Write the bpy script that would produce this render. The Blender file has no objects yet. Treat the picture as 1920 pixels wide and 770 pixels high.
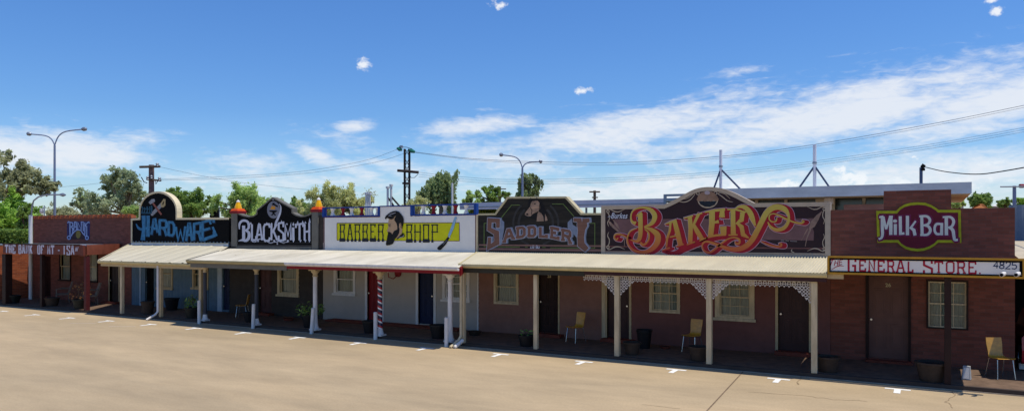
import bpy, bmesh, math, random
from mathutils import Vector, Matrix
random.seed(7)
D = bpy.data
scene = bpy.context.scene
COL = scene.collection

# ------------------------------------------------------------------ survey of the place
# camera station, used to turn sight lines measured on the photograph into positions on real planes
CA = math.radians(29.15); CF = 1400.0; CP = 18.7; CH = 3.4; CY = 435.0
YW = 2.6          # shop fronts (wall plane); verandah kerb is y = 0
FL = 0.10         # verandah floor level

def sight(px, Y):
    t = (px - 960) / CF
    dx = -math.sin(CA) + t * math.cos(CA); dy = math.cos(CA) + t * math.sin(CA)
    s = (Y + CP) / dy
    return s, s * dx
def X(px, Y=YW): return sight(px, Y)[1]
def Z(px, py, Y=YW): return CH - (py - CY) * sight(px, Y)[0] / CF
def P(px, py, Y=YW): return Vector((X(px, Y), Y, Z(px, py, Y)))
def G(px, py, z=0.0):
    s = CF * (CH - z) / (py - CY); t = (px - 960) / CF
    return Vector((s * (-math.sin(CA) + t * math.cos(CA)), s * (math.cos(CA) + t * math.sin(CA)) - CP, z))
def FAR(px, py, s):
    t = (px - 960) / CF
    return Vector((s * (-math.sin(CA) + t * math.cos(CA)), s * (math.cos(CA) + t * math.sin(CA)) - CP, CH - (py - CY) * s / CF))

# ------------------------------------------------------------------ materials
def lin(c):
    o = []
    for v in c[:3]:
        v = v / 255.0
        o.append(v / 12.92 if v <= 0.04045 else ((v + 0.055) / 1.055) ** 2.4)
    return (o[0], o[1], o[2], 1.0)
MATS = {}
def node(nt, t, **kw):
    n = nt.nodes.new(t)
    for k, v in kw.items(): setattr(n, k, v)
    return n
def mat(name, col, rough=0.7, var=0.12, scale=3.0, bump=0.0, bscale=40.0, metal=0.0, spec=0.2, col2=None, stretch=None):
    if name in MATS: return MATS[name]
    m = D.materials.new(name); m.use_nodes = True
    nt = m.node_tree; b = nt.nodes['Principled BSDF']
    c = lin(col)
    b.inputs['Roughness'].default_value = rough
    b.inputs['Metallic'].default_value = metal
    b.inputs['Specular IOR Level'].default_value = spec
    tc = node(nt, 'ShaderNodeTexCoord')
    src = tc.outputs['Object']
    if stretch:
        mp = node(nt, 'ShaderNodeMapping'); mp.inputs['Scale'].default_value = stretch
        nt.links.new(src, mp.inputs['Vector']); src = mp.outputs['Vector']
    if var > 0:
        n = node(nt, 'ShaderNodeTexNoise'); n.inputs['Scale'].default_value = scale; n.inputs['Detail'].default_value = 6
        n.inputs['Roughness'].default_value = 0.65
        nt.links.new(src, n.inputs['Vector'])
        r = node(nt, 'ShaderNodeValToRGB')
        c2 = lin(col2) if col2 else c
        r.color_ramp.elements[0].position = 0.3; r.color_ramp.elements[1].position = 0.7
        r.color_ramp.elements[0].color = [max(0, v * (1 - var * 2)) for v in c[:3]] + [1]
        r.color_ramp.elements[1].color = [min(1, v * (1 + var)) for v in c2[:3]] + [1]
        nt.links.new(n.outputs['Fac'], r.inputs['Fac']); nt.links.new(r.outputs['Color'], b.inputs['Base Color'])
    else:
        b.inputs['Base Color'].default_value = c
    if bump > 0:
        n2 = node(nt, 'ShaderNodeTexNoise'); n2.inputs['Scale'].default_value = bscale; n2.inputs['Detail'].default_value = 4
        bp = node(nt, 'ShaderNodeBump'); bp.inputs['Strength'].default_value = bump; bp.inputs['Distance'].default_value = 0.02
        nt.links.new(src, n2.inputs['Vector']); nt.links.new(n2.outputs['Fac'], bp.inputs['Height']); nt.links.new(bp.outputs['Normal'], b.inputs['Normal'])
    MATS[name] = m
    return m

def brick_mat(name, c1, c2, mortar, bw=0.24, bh=0.086):
    m = D.materials.new(name); m.use_nodes = True; nt = m.node_tree; b = nt.nodes['Principled BSDF']
    tc = node(nt, 'ShaderNodeTexCoord'); sp = node(nt, 'ShaderNodeSeparateXYZ'); nt.links.new(tc.outputs['Object'], sp.inputs[0])
    ad = node(nt, 'ShaderNodeMath', operation='ADD'); nt.links.new(sp.outputs['X'], ad.inputs[0]); nt.links.new(sp.outputs['Y'], ad.inputs[1])
    cb = node(nt, 'ShaderNodeCombineXYZ'); nt.links.new(ad.outputs[0], cb.inputs['X']); nt.links.new(sp.outputs['Z'], cb.inputs['Y'])
    bt = node(nt, 'ShaderNodeTexBrick'); nt.links.new(cb.outputs[0], bt.inputs['Vector'])
    bt.inputs['Scale'].default_value = 1.0; bt.inputs['Brick Width'].default_value = bw; bt.inputs['Row Height'].default_value = bh
    bt.inputs['Mortar Size'].default_value = 0.006; bt.inputs['Mortar Smooth'].default_value = 0.3
    bt.inputs['Color1'].default_value = lin(c1); bt.inputs['Color2'].default_value = lin(c2); bt.inputs['Mortar'].default_value = lin(mortar)
    n = node(nt, 'ShaderNodeTexNoise'); n.inputs['Scale'].default_value = 1.3; n.inputs['Detail'].default_value = 8; n.inputs['Roughness'].default_value = 0.7
    mp = node(nt, 'ShaderNodeMapping'); mp.inputs['Scale'].default_value = (1.4, 1.4, 9.0)
    nt.links.new(tc.outputs['Object'], mp.inputs[0]); nt.links.new(mp.outputs[0], n.inputs['Vector'])
    mr = node(nt, 'ShaderNodeMapRange'); mr.inputs[1].default_value = 0.3; mr.inputs[2].default_value = 0.7; mr.inputs[3].default_value = 0.8; mr.inputs[4].default_value = 1.15
    nt.links.new(n.outputs['Fac'], mr.inputs[0])
    mx = node(nt, 'ShaderNodeVectorMath', operation='SCALE'); nt.links.new(bt.outputs['Color'], mx.inputs[0]); nt.links.new(mr.outputs[0], mx.inputs['Scale'])
    nt.links.new(mx.outputs[0], b.inputs['Base Color'])
    bp = node(nt, 'ShaderNodeBump'); bp.inputs['Strength'].default_value = 0.5; bp.inputs['Distance'].default_value = 0.01; bp.invert = True
    nt.links.new(bt.outputs['Fac'], bp.inputs['Height']); nt.links.new(bp.outputs['Normal'], b.inputs['Normal'])
    b.inputs['Roughness'].default_value = 0.9; b.inputs['Specular IOR Level'].default_value = 0.2
    MATS[name] = m
    return m

BRICK = brick_mat('red_brown_brick', (136, 80, 66), (114, 68, 55), (110, 80, 70))
BRICK_SIDE = brick_mat('sunlit_orange_brick', (176, 96, 60), (142, 74, 50), (150, 110, 88))  # brighter brick for coping and side wall, sunlit tone put into the colour
CREAM = mat('cream_paint', (204, 186, 150), 0.6, 0.14, 3, stretch=(3, 3, .6))
CREAMD = mat('tan_paint', (190, 168, 128), 0.55, 0.08, 6)
WHITE = mat('white_paint', (224, 220, 214), 0.6, 0.1, 3, stretch=(3, 3, .6))
SIGNWHITE = mat('sign_white', (232, 226, 216), 0.55, 0.04, 1.5)
DKBROWN = mat('dark_brown_paint', (46, 28, 24), 0.6, 0.15, 6)
DKRED = mat('dark_red_paint', (96, 30, 34), 0.55, 0.1, 5)
RED = mat('red_paint', (132, 24, 32), 0.5, 0.08, 5)
BLUE = mat('royal_blue_paint', (22, 62, 136), 0.45, 0.08, 5)
NAVY = mat('navy_paint', (24, 34, 66), 0.5, 0.1, 5)
BLACK = mat('black_paint', (11, 11, 13), 0.75, 0.2, 4, spec=.1)
OFFBLACK = mat('weathered_black', (34, 32, 34), 0.55, 0.25, 2.5)
ROOFM = mat('cream_roof_sheet', (206, 196, 168), 0.42, 0.07, 1.2, stretch=(1.6, 0.35, 1))
ROOFM2 = mat('weathered_cream_roof', (198, 189, 166), 0.45, 0.12, 0.9, stretch=(1.2, 0.4, 1), col2=(210, 202, 182))
GUTTER = mat('gutter_cream', (206, 190, 140), 0.45, 0.08, 4)
PAVER = mat('verandah_pavers', (118, 96, 78), 0.85, 0.2, 5, bump=0.2)
KERBM = mat('kerb_concrete', (72, 62, 56), 0.8, 0.12, 3)
GALV = mat('galvanised', (150, 156, 164), 0.45, 0.1, 3, metal=0.6)
TIMBER = mat('weathered_timber', (96, 84, 74), 0.85, 0.25, 8, stretch=(1, 1, 0.2))
CURTAIN = mat('curtain_cloth', (190, 193, 178), 0.9, 0.2, 1.0, stretch=(14, 14, 0.6))
STEPM = mat('brick_step', (130, 66, 50), 0.85, 0.2, 8)
PLASTIC = mat('black_plastic', (30, 29, 30), 0.5, 0.15, 6)
POTM = mat('brown_tub', (66, 54, 45), 0.7, 0.15, 8)
SOIL = mat('potting_soil', (50, 38, 30), 0.95, 0.3, 20)
YPLY = mat('honey_plywood', (198, 146, 50), 0.28, 0.12, 3, spec=0.6, stretch=(3, 20, 3))
CHROME = mat('chrome_leg', (190, 190, 190), 0.25, 0.03, 3, metal=0.9)

def glass_mat():
    m = D.materials.new('window_glass'); m.use_nodes = True; nt = m.node_tree
    nt.nodes.remove(nt.nodes['Principled BSDF']); out = nt.nodes['Material Output']
    tr = node(nt, 'ShaderNodeBsdfTransparent'); tr.inputs[0].default_value = (0.72, 0.76, 0.74, 1)
    gl = node(nt, 'ShaderNodeBsdfGlossy'); gl.inputs['Roughness'].default_value = 0.03
    fr = node(nt, 'ShaderNodeFresnel'); fr.inputs[0].default_value = 1.55
    mx = node(nt, 'ShaderNodeMixShader'); nt.links.new(fr.outputs[0], mx.inputs[0]); nt.links.new(tr.outputs[0], mx.inputs[1]); nt.links.new(gl.outputs[0], mx.inputs[2])
    nt.links.new(mx.outputs[0], out.inputs['Surface']); return m
GLASS = glass_mat()

# ------------------------------------------------------------------ object helpers
def tag(o, label=None, cat=None, group=None, kind=None):
    if label: o['label'] = label
    if cat: o['category'] = cat
    if group: o['group'] = group
    if kind: o['kind'] = kind
    return o
def thing(name, loc, label, cat, group=None, rz=0.0):
    o = D.objects.new(name, None); COL.objects.link(o); o.location = loc; o.rotation_euler = (0, 0, rz)
    o.empty_display_size = 0.3
    return tag(o, label, cat, group)
def wloc(o):
    v = Vector((0, 0, 0))
    while o is not None: v += o.location; o = o.parent
    return v

class MB:
    """collects world-space faces and links them as one mesh"""
    def __init__(s): s.v = []; s.f = []; s.m = []; s.mi = 0; s.sm = False
    def face(s, pts, mi=None):
        i = len(s.v); s.v += [tuple(p) for p in pts]; s.f.append(tuple(range(i, i + len(pts)))); s.m.append(s.mi if mi is None else mi)
    def box(s, x0, x1, y0, y1, z0, z1):
        if x0 > x1: x0, x1 = x1, x0
        if y0 > y1: y0, y1 = y1, y0
        if z0 > z1: z0, z1 = z1, z0
        s.hexa([(x0, y0, z0), (x1, y0, z0), (x1, y1, z0), (x0, y1, z0), (x0, y0, z1), (x1, y0, z1), (x1, y1, z1), (x0, y1, z1)])
        return s
    def hexa(s, c):
        i = len(s.v); s.v += [tuple(p) for p in c]
        for q in ((0, 3, 2, 1), (4, 5, 6, 7), (0, 1, 5, 4), (1, 2, 6, 5), (2, 3, 7, 6), (3, 0, 4, 7)):
            s.f.append(tuple(i + k for k in q)); s.m.append(s.mi)
        return s
    def prism(s, pts, y0, y1):
        """pts: (x,z) outline, extruded from y0 (front) to y1 (back)"""
        n = len(pts); i = len(s.v)
        s.v += [(p[0], y0, p[1]) for p in pts] + [(p[0], y1, p[1]) for p in pts]
        s.f.append(tuple(range(i, i + n))); s.m.append(s.mi)
        s.f.append(tuple(range(i + 2 * n - 1, i + n - 1, -1))); s.m.append(s.mi)
        for k in range(n):
            k2 = (k + 1) % n
            s.f.append((i + k2, i + k, i + n + k, i + n + k2)); s.m.append(s.mi)
        return s
    def tube(s, pts, r, seg=8, cap=True):
        pts = [Vector(p) for p in pts]; n = len(pts)
        rs = r if isinstance(r, (list, tuple)) else [r] * n
        i = len(s.v); up = None
        for k, p in enumerate(pts):
            t = (pts[min(k + 1, n - 1)] - pts[max(k - 1, 0)])
            if t.length < 1e-9: t = Vector((0, 0, 1))
            t.normalize()
            if up is None: up = Vector((1, 0, 0)) if abs(t.z) > 0.9 else Vector((0, 0, 1))
            a = t.cross(up)
            if a.length < 1e-4: a = t.cross(Vector((0, 1, 0)))
            a.normalize(); b = t.cross(a).normalized(); up = a.cross(t)
            for j in range(seg):
                w = 2 * math.pi * j / seg
                s.v.append(tuple(p + (a * math.cos(w) + b * math.sin(w)) * rs[k]))
        for k in range(n - 1):
            for j in range(seg):
                j2 = (j + 1) % seg
                s.f.append((i + k * seg + j, i + k * seg + j2, i + (k + 1) * seg + j2, i + (k + 1) * seg + j)); s.m.append(s.mi)
        if cap:
            s.f.append(tuple(i + j for j in range(seg - 1, -1, -1))); s.m.append(s.mi)
            s.f.append(tuple(i + (n - 1) * seg + j for j in range(seg))); s.m.append(s.mi)
        s.sm = True
        return s
    def lathe(s, c, prof, seg=20):
        """prof: list of (radius, z)"""
        i = len(s.v); n = len(prof)
        for r, z in prof:
            for j in range(seg):
                w = 2 * math.pi * j / seg; s.v.append((c[0] + r * math.cos(w), c[1] + r * math.sin(w), c[2] + z))
        for k in range(n - 1):
            for j in range(seg):
                j2 = (j + 1) % seg
                s.f.append((i + k * seg + j, i + k * seg + j2, i + (k + 1) * seg + j2, i + (k + 1) * seg + j)); s.m.append(s.mi)
        s.f.append(tuple(i + j for j in range(seg - 1, -1, -1))); s.m.append(s.mi)
        s.f.append(tuple(i + (n - 1) * seg + j for j in range(seg))); s.m.append(s.mi)
        s.sm = True
        return s
    def build(s, name, mats, parent=None, smooth=None, label=None, bevel=0.0):
        me = D.meshes.new(name); o = D.objects.new(name, me); COL.objects.link(o)
        off = wloc(parent) if parent is not None else Vector((0, 0, 0))
        me.from_pydata([(v[0] - off.x, v[1] - off.y, v[2] - off.z) for v in s.v], [], s.f)
        if not isinstance(mats, (list, tuple)): mats = [mats]
        for m in mats: me.materials.append(m)
        me.polygons.foreach_set('material_index', s.m)
        me.update()
        if smooth or (smooth is None and s.sm):
            me.polygons.foreach_set('use_smooth', [True] * len(me.polygons))
            me.set_sharp_from_angle(angle=math.radians(40))
        if parent is not None: o.parent = parent
        if label: o['label'] = label
        if bevel > 0:
            md = o.modifiers.new('bevel', 'BEVEL'); md.width = bevel; md.segments = 2; md.limit_method = 'ANGLE'
        return o

def box_part(name, m, parent, x0, x1, y0, y1, z0, z1, **k): return MB().box(x0, x1, y0, y1, z0, z1).build(name, m, parent, **k)

# ------------------------------------------------------------------ sign artwork (paint on real boards)
def catmull(pts, n=8):
    out = []
    for i in range(len(pts) - 1):
        p0 = pts[max(i - 1, 0)]; p1 = pts[i]; p2 = pts[i + 1]; p3 = pts[min(i + 2, len(pts) - 1)]
        for k in range(n):
            t = k / n
            out.append(tuple(0.5 * ((2 * b) + (-a + c) * t + (2 * a - 5 * b + 4 * c - d) * t * t + (-a + 3 * b - 3 * c + d) * t ** 3) for a, b, c, d in zip(p0, p1, p2, p3)))
    out.append(tuple(pts[-1])); return out

class Art:
    """flat painted shapes on the plane y = Y; (ox,oy,sc) is the drawing frame in which outlines were measured"""
    def __init__(s, Y, off, ox=0, oy=0, sc=1.0, step=0.0004):
        s.Y = Y; s.off = off; s.ox = ox; s.oy = oy; s.sc = sc; s.step = step; s.n = 0; s.mb = MB()
    def _p(s, x, y, off):
        return P(s.ox + x / s.sc, s.oy + y / s.sc, s.Y - off)
    def _next(s):
        s.n += 1; return s.off + s.step * (s.n % 12)
    def poly(s, pts, mi=0):
        o = s._next(); base = s.Y
        w = [Vector((X(s.ox + x / s.sc, base), base - o, Z(s.ox + x / s.sc, s.oy + y / s.sc, base))) for x, y in pts]
        s.mb.face(w, mi); return s
    def ell(s, cx, cy, rx, ry, mi=0, n=24):
        return s.poly([(cx + rx * math.cos(2 * math.pi * k / n), cy + ry * math.sin(2 * math.pi * k / n)) for k in range(n)], mi)
    def stroke(s, pts, w, mi=0, smooth=False, ext=0.0, grow=0.0, dx=0, dy=0):
        pts = list(pts); n = len(pts)
        ws = list(w) if isinstance(w, (list, tuple)) else [w] * n
        q = [(p[0] + dx, p[1] + dy, ws[i] + grow) for i, p in enumerate(pts)]
        if smooth: q = catmull(q)
        # extend ends
        def extend(a, b, e):
            L = math.hypot(a[0] - b[0], a[1] - b[1]) or 1
            return (a[0] + (a[0] - b[0]) / L * e, a[1] + (a[1] - b[1]) / L * e, a[2])
        e = ext + grow * 0.5
        if e:
            q[0] = extend(q[0], q[1], e); q[-1] = extend(q[-1], q[-2], e)
        L = []; R = []
        m = len(q)
        for i in range(m):
            a = q[max(i - 1, 0)]; b = q[min(i + 1, m - 1)]
            d1 = (q[i][0] - a[0], q[i][1] - a[1]); d2 = (b[0] - q[i][0], b[1] - q[i][1])
            def nn(d):
                l = math.hypot(*d); return (0, 0) if l < 1e-9 else (d[0] / l, d[1] / l)
            d1 = nn(d1); d2 = nn(d2)
            if d1 == (0, 0): d1 = d2
            if d2 == (0, 0): d2 = d1
            t = nn((d1[0] + d2[0], d1[1] + d2[1]))
            if t == (0, 0): t = d2
            c = max(0.5, t[0] * d2[0] + t[1] * d2[1]); h = q[i][2] * 0.5 / c
            L.append((q[i][0] - t[1] * h, q[i][1] + t[0] * h)); R.append((q[i][0] + t[1] * h, q[i][1] - t[0] * h))
        o = s._next()
        def w3(p): return (X(s.ox + p[0] / s.sc, s.Y), s.Y - o, Z(s.ox + p[0] / s.sc, s.oy + p[1] / s.sc, s.Y))
        i0 = len(s.mb.v)
        for a, b in zip(L, R): s.mb.v.append(w3(a)); s.mb.v.append(w3(b))
        for k in range(m - 1):
            j = i0 + 2 * k; s.mb.f.append((j, j + 2, j + 3, j + 1)); s.mb.m.append(mi)
        return s
    def text(s, string, x0, y0, x1, y1, mi=0, bold=0.0, shear=0.0, y0r=None, y1r=None):
        cu = D.curves.new('t', 'FONT'); cu.body = string; cu.offset = bold; cu.shear = shear; cu.resolution_u = 2
        ob = D.objects.new('t', cu); COL.objects.link(ob)
        dg = bpy.context.evaluated_depsgraph_get(); me = D.meshes.new_from_object(ob.evaluated_get(dg))
        xs = [v.co.x for v in me.vertices]; ys = [v.co.y for v in me.vertices]
        ax, bx, ay, by = min(xs), max(xs), min(ys), max(ys); o = s._next(); i0 = len(s.mb.v)
        y0r = y0 if y0r is None else y0r; y1r = y1 if y1r is None else y1r
        for v in me.vertices:
            u = (v.co.x - ax) / (bx - ax); t = (v.co.y - ay) / (by - ay)
            xx = x0 + u * (x1 - x0); yt = y0 + u * (y0r - y0); yb = y1 + u * (y1r - y1); yy = yb + t * (yt - yb)
            s.mb.v.append((X(s.ox + xx / s.sc, s.Y), s.Y - o, Z(s.ox + xx / s.sc, s.oy + yy / s.sc, s.Y)))
        for p in me.polygons:
            s.mb.f.append(tuple(i0 + k for k in p.vertices)); s.mb.m.append(mi)
        D.objects.remove(ob); D.meshes.remove(me); return s
    def build(s, name, mats, parent, label=None): return s.mb.build(name, mats, parent, smooth=False, label=label)

GLY = {
 'A': [[(0.02, 1), (.4, 0), (.6, 0), (.98, 1)], [(.2, .64), (.8, .64)]],
 'B': [[(.12, 0), (.12, 1)], [(.0, 0), (.72, 0), (.9, .12), (.9, .36), (.72, .48), (.12, .48)], [(.72, .48), (.98, .62), (.98, .88), (.78, 1), (0, 1)]],
 'C': [[(.95, .22), (.8, 0), (.2, 0), (.02, .15), (.02, .85), (.2, 1), (.8, 1), (.95, .8)]],
 'D': [[(.12, 0), (.12, 1)], [(0, 0), (.7, 0), (.95, .2), (.95, .8), (.7, 1), (0, 1)]],
 'E': [[(.1, 0), (.1, 1)], [(0, 0), (.95, 0), (.95, .22)], [(.1, .48), (.7, .48)], [(0, 1), (.98, 1), (.98, .74)]],
 'G': [[(.92, .24), (.92, 0), (.12, 0), (.05, .1), (.05, .9), (.12, 1), (.88, 1), (.88, .52), (.5, .52)]],
 'H': [[(.1, 0), (.1, 1)], [(.9, 0), (.9, 1)], [(.1, .48), (.9, .48)]],
 'I': [[(.5, 0), (.5, 1)]],
 'K': [[(.1, 0), (.1, 1)], [(.95, 0), (.15, .55)], [(.4, .42), (.98, 1)]],
 'L': [[(.2, 0), (.2, 1)], [(0, 1), (.98, 1), (.98, .75)]],
 'M': [[(.08, 1), (.08, 0), (.5, .7), (.92, 0), (.92, 1)]],
 'N': [[(.08, 1), (.08, 0), (.92, 1), (.92, 0)]],
 'O': [[(.2, 0), (.8, 0), (.97, .12), (.97, .88), (.8, 1), (.2, 1), (.03, .88), (.03, .12), (.2, 0)]],
 'P': [[(.12, 0), (.12, 1)], [(0, 0), (.95, 0), (.95, .48), (.12, .48)]],
 'R': [[(.12, 0), (.12, 1)], [(0, 0), (.8, 0), (.92, .1), (.92, .4), (.8, .5), (.12, .5)], [(.5, .5), (.75, .62), (.95, 1)]],
 'S': [[(.92, .26), (.92, 0), (.06, 0), (.06, .36), (.94, .62), (.94, 1), (.05, 1), (.05, .72)]],
 'T': [[(.5, 0), (.5, 1)], [(.02, .2), (.02, 0), (.98, 0), (.98, .2)]],
 'W': [[(.02, 0), (.25, 1), (.5, .3), (.75, 1), (.98, 0)]],
 'Y': [[(.02, 0), (.5, .52), (.98, 0)], [(.5, .5), (.5, 1)]],
 'F': [[(.1, 0), (.1, 1)], [(0, 0), (.98, 0), (.98, .2)], [(.1, .48), (.7, .48)]],
 '4': [[(.7, 1), (.7, 0), (.02, .68), (.98, .68)]],
 '8': [[(.5, .47), (.12, .35), (.12, .12), (.5, 0), (.88, .12), (.88, .35), (.5, .47), (.05, .62), (.05, .88), (.5, 1), (.95, .88), (.95, .62), (.5, .47)]],
 '2': [[(.05, .22), (.3, 0), (.75, 0), (.95, .2), (.85, .5), (.02, 1), (.98, 1)]],
 '5': [[(.9, 0), (.15, 0), (.1, .42), (.7, .4), (.95, .6), (.9, .85), (.6, 1), (.05, .92)]],
 '-': [[(0, .5), (1, .5)]],
}
def glyph(a, ch, x0, x1, yt0, yt1, yb0, yb1, w, mi=0, serif=0.0, grow=0.0, dx=0, dy=0, sw=None, skew=0.0):
    """letter in the cell x0..x1; top edge yt0->yt1, bottom yb0->yb1"""
    def m(p):
        u, v = p; xx = x0 + u * (x1 - x0) + skew * (0.5 - v)
        return (xx, (yt0 + u * (yt1 - yt0)) * (1 - v) + (yb0 + u * (yb1 - yb0)) * v)
    for st in GLY[ch]:
        a.stroke([m(p) for p in st], w, mi, ext=w * 0.0 if len(st) > 2 else 0, grow=grow, dx=dx, dy=dy)
        if serif:
            for p, nb in ((st[0], st[1]), (st[-1], st[-2])):
                if p[1] in (0, 1) and abs(p[1] - nb[1]) > 0.3:
                    h = serif / 2; c = m(p)
                    a.stroke([(c[0] - h, c[1]), (c[0] + h, c[1])], sw or w * 0.8, mi, grow=grow, dx=dx, dy=dy)
EXPO = 0.15
CLOUD_A = (7.6, 7.9, 8.4, 1); CLOUD_B = (8.9, 9.0, 9.1, 1)
# ------------------------------------------------------------------ ground
def ground_mat(name, col, col2, big=0.12):
    m = D.materials.new(name); m.use_nodes = True; nt = m.node_tree; b = nt.nodes['Principled BSDF']
    tc = node(nt, 'ShaderNodeTexCoord')
    n1 = node(nt, 'ShaderNodeTexNoise'); n1.inputs['Scale'].default_value = big; n1.inputs['Detail'].default_value = 9; n1.inputs['Roughness'].default_value = 0.62; n1.inputs['Distortion'].default_value = 0.8
    n2 = node(nt, 'ShaderNodeTexNoise'); n2.inputs['Scale'].default_value = 22; n2.inputs['Detail'].default_value = 8; n2.inputs['Roughness'].default_value = .75
    n3 = node(nt, 'ShaderNodeTexNoise'); n3.inputs['Scale'].default_value = 0.55; n3.inputs['Detail'].default_value = 7; n3.inputs['Roughness'].default_value = 0.7
    mp = node(nt, 'ShaderNodeMapping'); mp.inputs['Scale'].default_value = (0.6, 1.6, 1); mp.inputs['Rotation'].default_value = (0, 0, 0.25)
    nt.links.new(tc.outputs['Object'], mp.inputs[0])
    for n in (n1, n3): nt.links.new(mp.outputs[0], n.inputs['Vector'])
    nt.links.new(tc.outputs['Object'], n2.inputs['Vector'])
    r = node(nt, 'ShaderNodeValToRGB'); r.color_ramp.elements[0].position = 0.36; r.color_ramp.elements[1].position = 0.66
    r.color_ramp.elements[0].color = lin(col2); r.color_ramp.elements[1].color = lin(col)
    nt.links.new(n1.outputs['Fac'], r.inputs[0])
    mr = node(nt, 'ShaderNodeMapRange'); mr.inputs[1].default_value = 0.3; mr.inputs[2].default_value = 0.7; mr.inputs[3].default_value = 0.84; mr.inputs[4].default_value = 1.12
    nt.links.new(n3.outputs['Fac'], mr.inputs[0])
    mr2 = node(nt, 'ShaderNodeMapRange'); mr2.inputs[1].default_value = 0.3; mr2.inputs[2].default_value = 0.7; mr2.inputs[3].default_value = 0.86; mr2.inputs[4].default_value = 1.12
    nt.links.new(n2.outputs['Fac'], mr2.inputs[0])
    mu = node(nt, 'ShaderNodeMath', operation='MULTIPLY'); nt.links.new(mr.outputs[0], mu.inputs[0]); nt.links.new(mr2.outputs[0], mu.inputs[1])
    sc = node(nt, 'ShaderNodeVectorMath', operation='SCALE'); nt.links.new(r.outputs[0], sc.inputs[0]); nt.links.new(mu.outputs[0], sc.inputs['Scale'])
    nt.links.new(sc.outputs[0], b.inputs['Base Color']); b.inputs['Roughness'].default_value = 0.85; b.inputs['Specular IOR Level'].default_value = 0.25
    bp = node(nt, 'ShaderNodeBump'); bp.inputs['Strength'].default_value = 0.25; bp.inputs['Distance'].default_value = 0.01
    nt.links.new(n2.outputs['Fac'], bp.inputs['Height']); nt.links.new(bp.outputs['Normal'], b.inputs['Normal'])
    return m
CARPARK = ground_mat('tan_concrete', (188, 164, 127), (169, 149, 117))
DIRT = ground_mat('dry_earth', (150, 118, 88), (128, 104, 76), 0.03)
mb = MB(); mb.face([(-3000, -3000, -0.008), (3000, -3000, -0.008), (3000, 3000, -0.008), (-3000, 3000, -0.008)])
tag(mb.build('ground', DIRT), kind='structure')
mb = MB(); mb.face([(-75, -45, 0), (45, -45, 0), (45, 0.3, 0), (-75, 0.3, 0)])
tag(mb.build('car_park', CARPARK), kind='structure')
JOINT = mat('joint_dirt', (128, 109, 86), 0.95, 0.2, 8)  # dark tone of the joint line in the concrete
CRACK = mat('crack_dirt', (146, 124, 96), 0.95, 0.2, 8)
def strip(mb, pts, w, z=0.004):
    for a, b in zip(pts, pts[1:]):
        a = Vector((a[0], a[1], 0)); b = Vector((b[0], b[1], 0)); d = (b - a).normalized(); n = Vector((-d.y, d.x, 0)) * w / 2
        mb.face([(a.x - n.x, a.y - n.y, z), (b.x - n.x, b.y - n.y, z), (b.x + n.x, b.y + n.y, z), (a.x + n.x, a.y + n.y, z)])
mb = MB()
j0 = G(1399, 690); j1 = G(1325, 770); dj = (j1 - j0)
strip(mb, [(j0.x, j0.y), (j0.x + dj.x * 3, j0.y + dj.y * 3)], 0.03)
tag(mb.build('pavement_joint', JOINT), kind='structure')
rnd = random.Random(3)
def crack(pts, w):
    out = []
    for a, b in zip(pts, pts[1:]):
        for k in range(6):
            t = k / 6; out.append((a[0] + (b[0] - a[0]) * t + rnd.uniform(-.05, .05), a[1] + (b[1] - a[1]) * t + rnd.uniform(-.05, .05)))
    strip(mb, out, w)
mb = MB()
for pl in ([(1795, 724), (1785, 742), (1773, 752), (1790, 768)], [(1400, 733), (1500, 741), (1560, 748), (1640, 752)],
           [(1503, 700), (1496, 716), (1500, 722)], [(1200, 757), (1290, 768)]):
    crack([(G(*p).x, G(*p).y) for p in pl], 0.014)
tag(mb.build('pavement_cracks', CRACK), kind='structure')
MARK = mat('worn_white_marking', (240, 238, 230), 0.7, 0.08, 9)
MARKF = mat('faded_marking', (192, 176, 152), 0.8, 0.1, 9)
T0 = None
for i, (px, py) in enumerate([(1683, 729), (1460, 710), (1268, 692.5), (1095, 677.5), (939, 663.5), (800, 652), (676, 642), (562, 632), (461, 623), (369, 614.5), (285, 607.5), (206, 601), (133, 595.5), (68, 589.5), (9, 583)]):
    g = G(px, py)
    if T0 is None:
        mb = MB(); strip(mb, [(-.25, 0), (.25, 0)], .11, 0); strip(mb, [(0, -.055), (-0.0, -.46)], .13, 0)
        o = mb.build('parking_marking', MARK); T0 = o
    else: o = T0.copy(); COL.objects.link(o)
    o.location = (g.x, g.y, 0.005); tag(o, kind='structure')
for px, py in [(163, 605), (237, 611)]:
    g = G(px, py); mb = MB(); strip(mb, [(-.5, -.35), (.4, .1)], .1, 0)
    o = mb.build('faded_line', MARKF); o.location = (g.x, g.y, .005); tag(o, kind='structure')

XL = X(62); XR = X(1903)
mb = MB(); mb.box(XL + 0.0, XR + 4, 0.12, YW + 8, 0.0, FL)
tag(mb.build('verandah_floor', PAVER), kind='structure')
mb = MB(); mb.box(XL - 4, XR + 4, 0.0, 0.117, -0.005, FL + 0.004)
tag(mb.build('kerb', KERBM), kind='structure')
mb = MB(); mb.box(XL - 4, XR + 4, -0.032, -0.002, -0.005, 0.018)
tag(mb.build('kerb_lip', mat('pale_concrete', (158, 144, 128), .8, .15, 3)), kind='structure')

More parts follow.
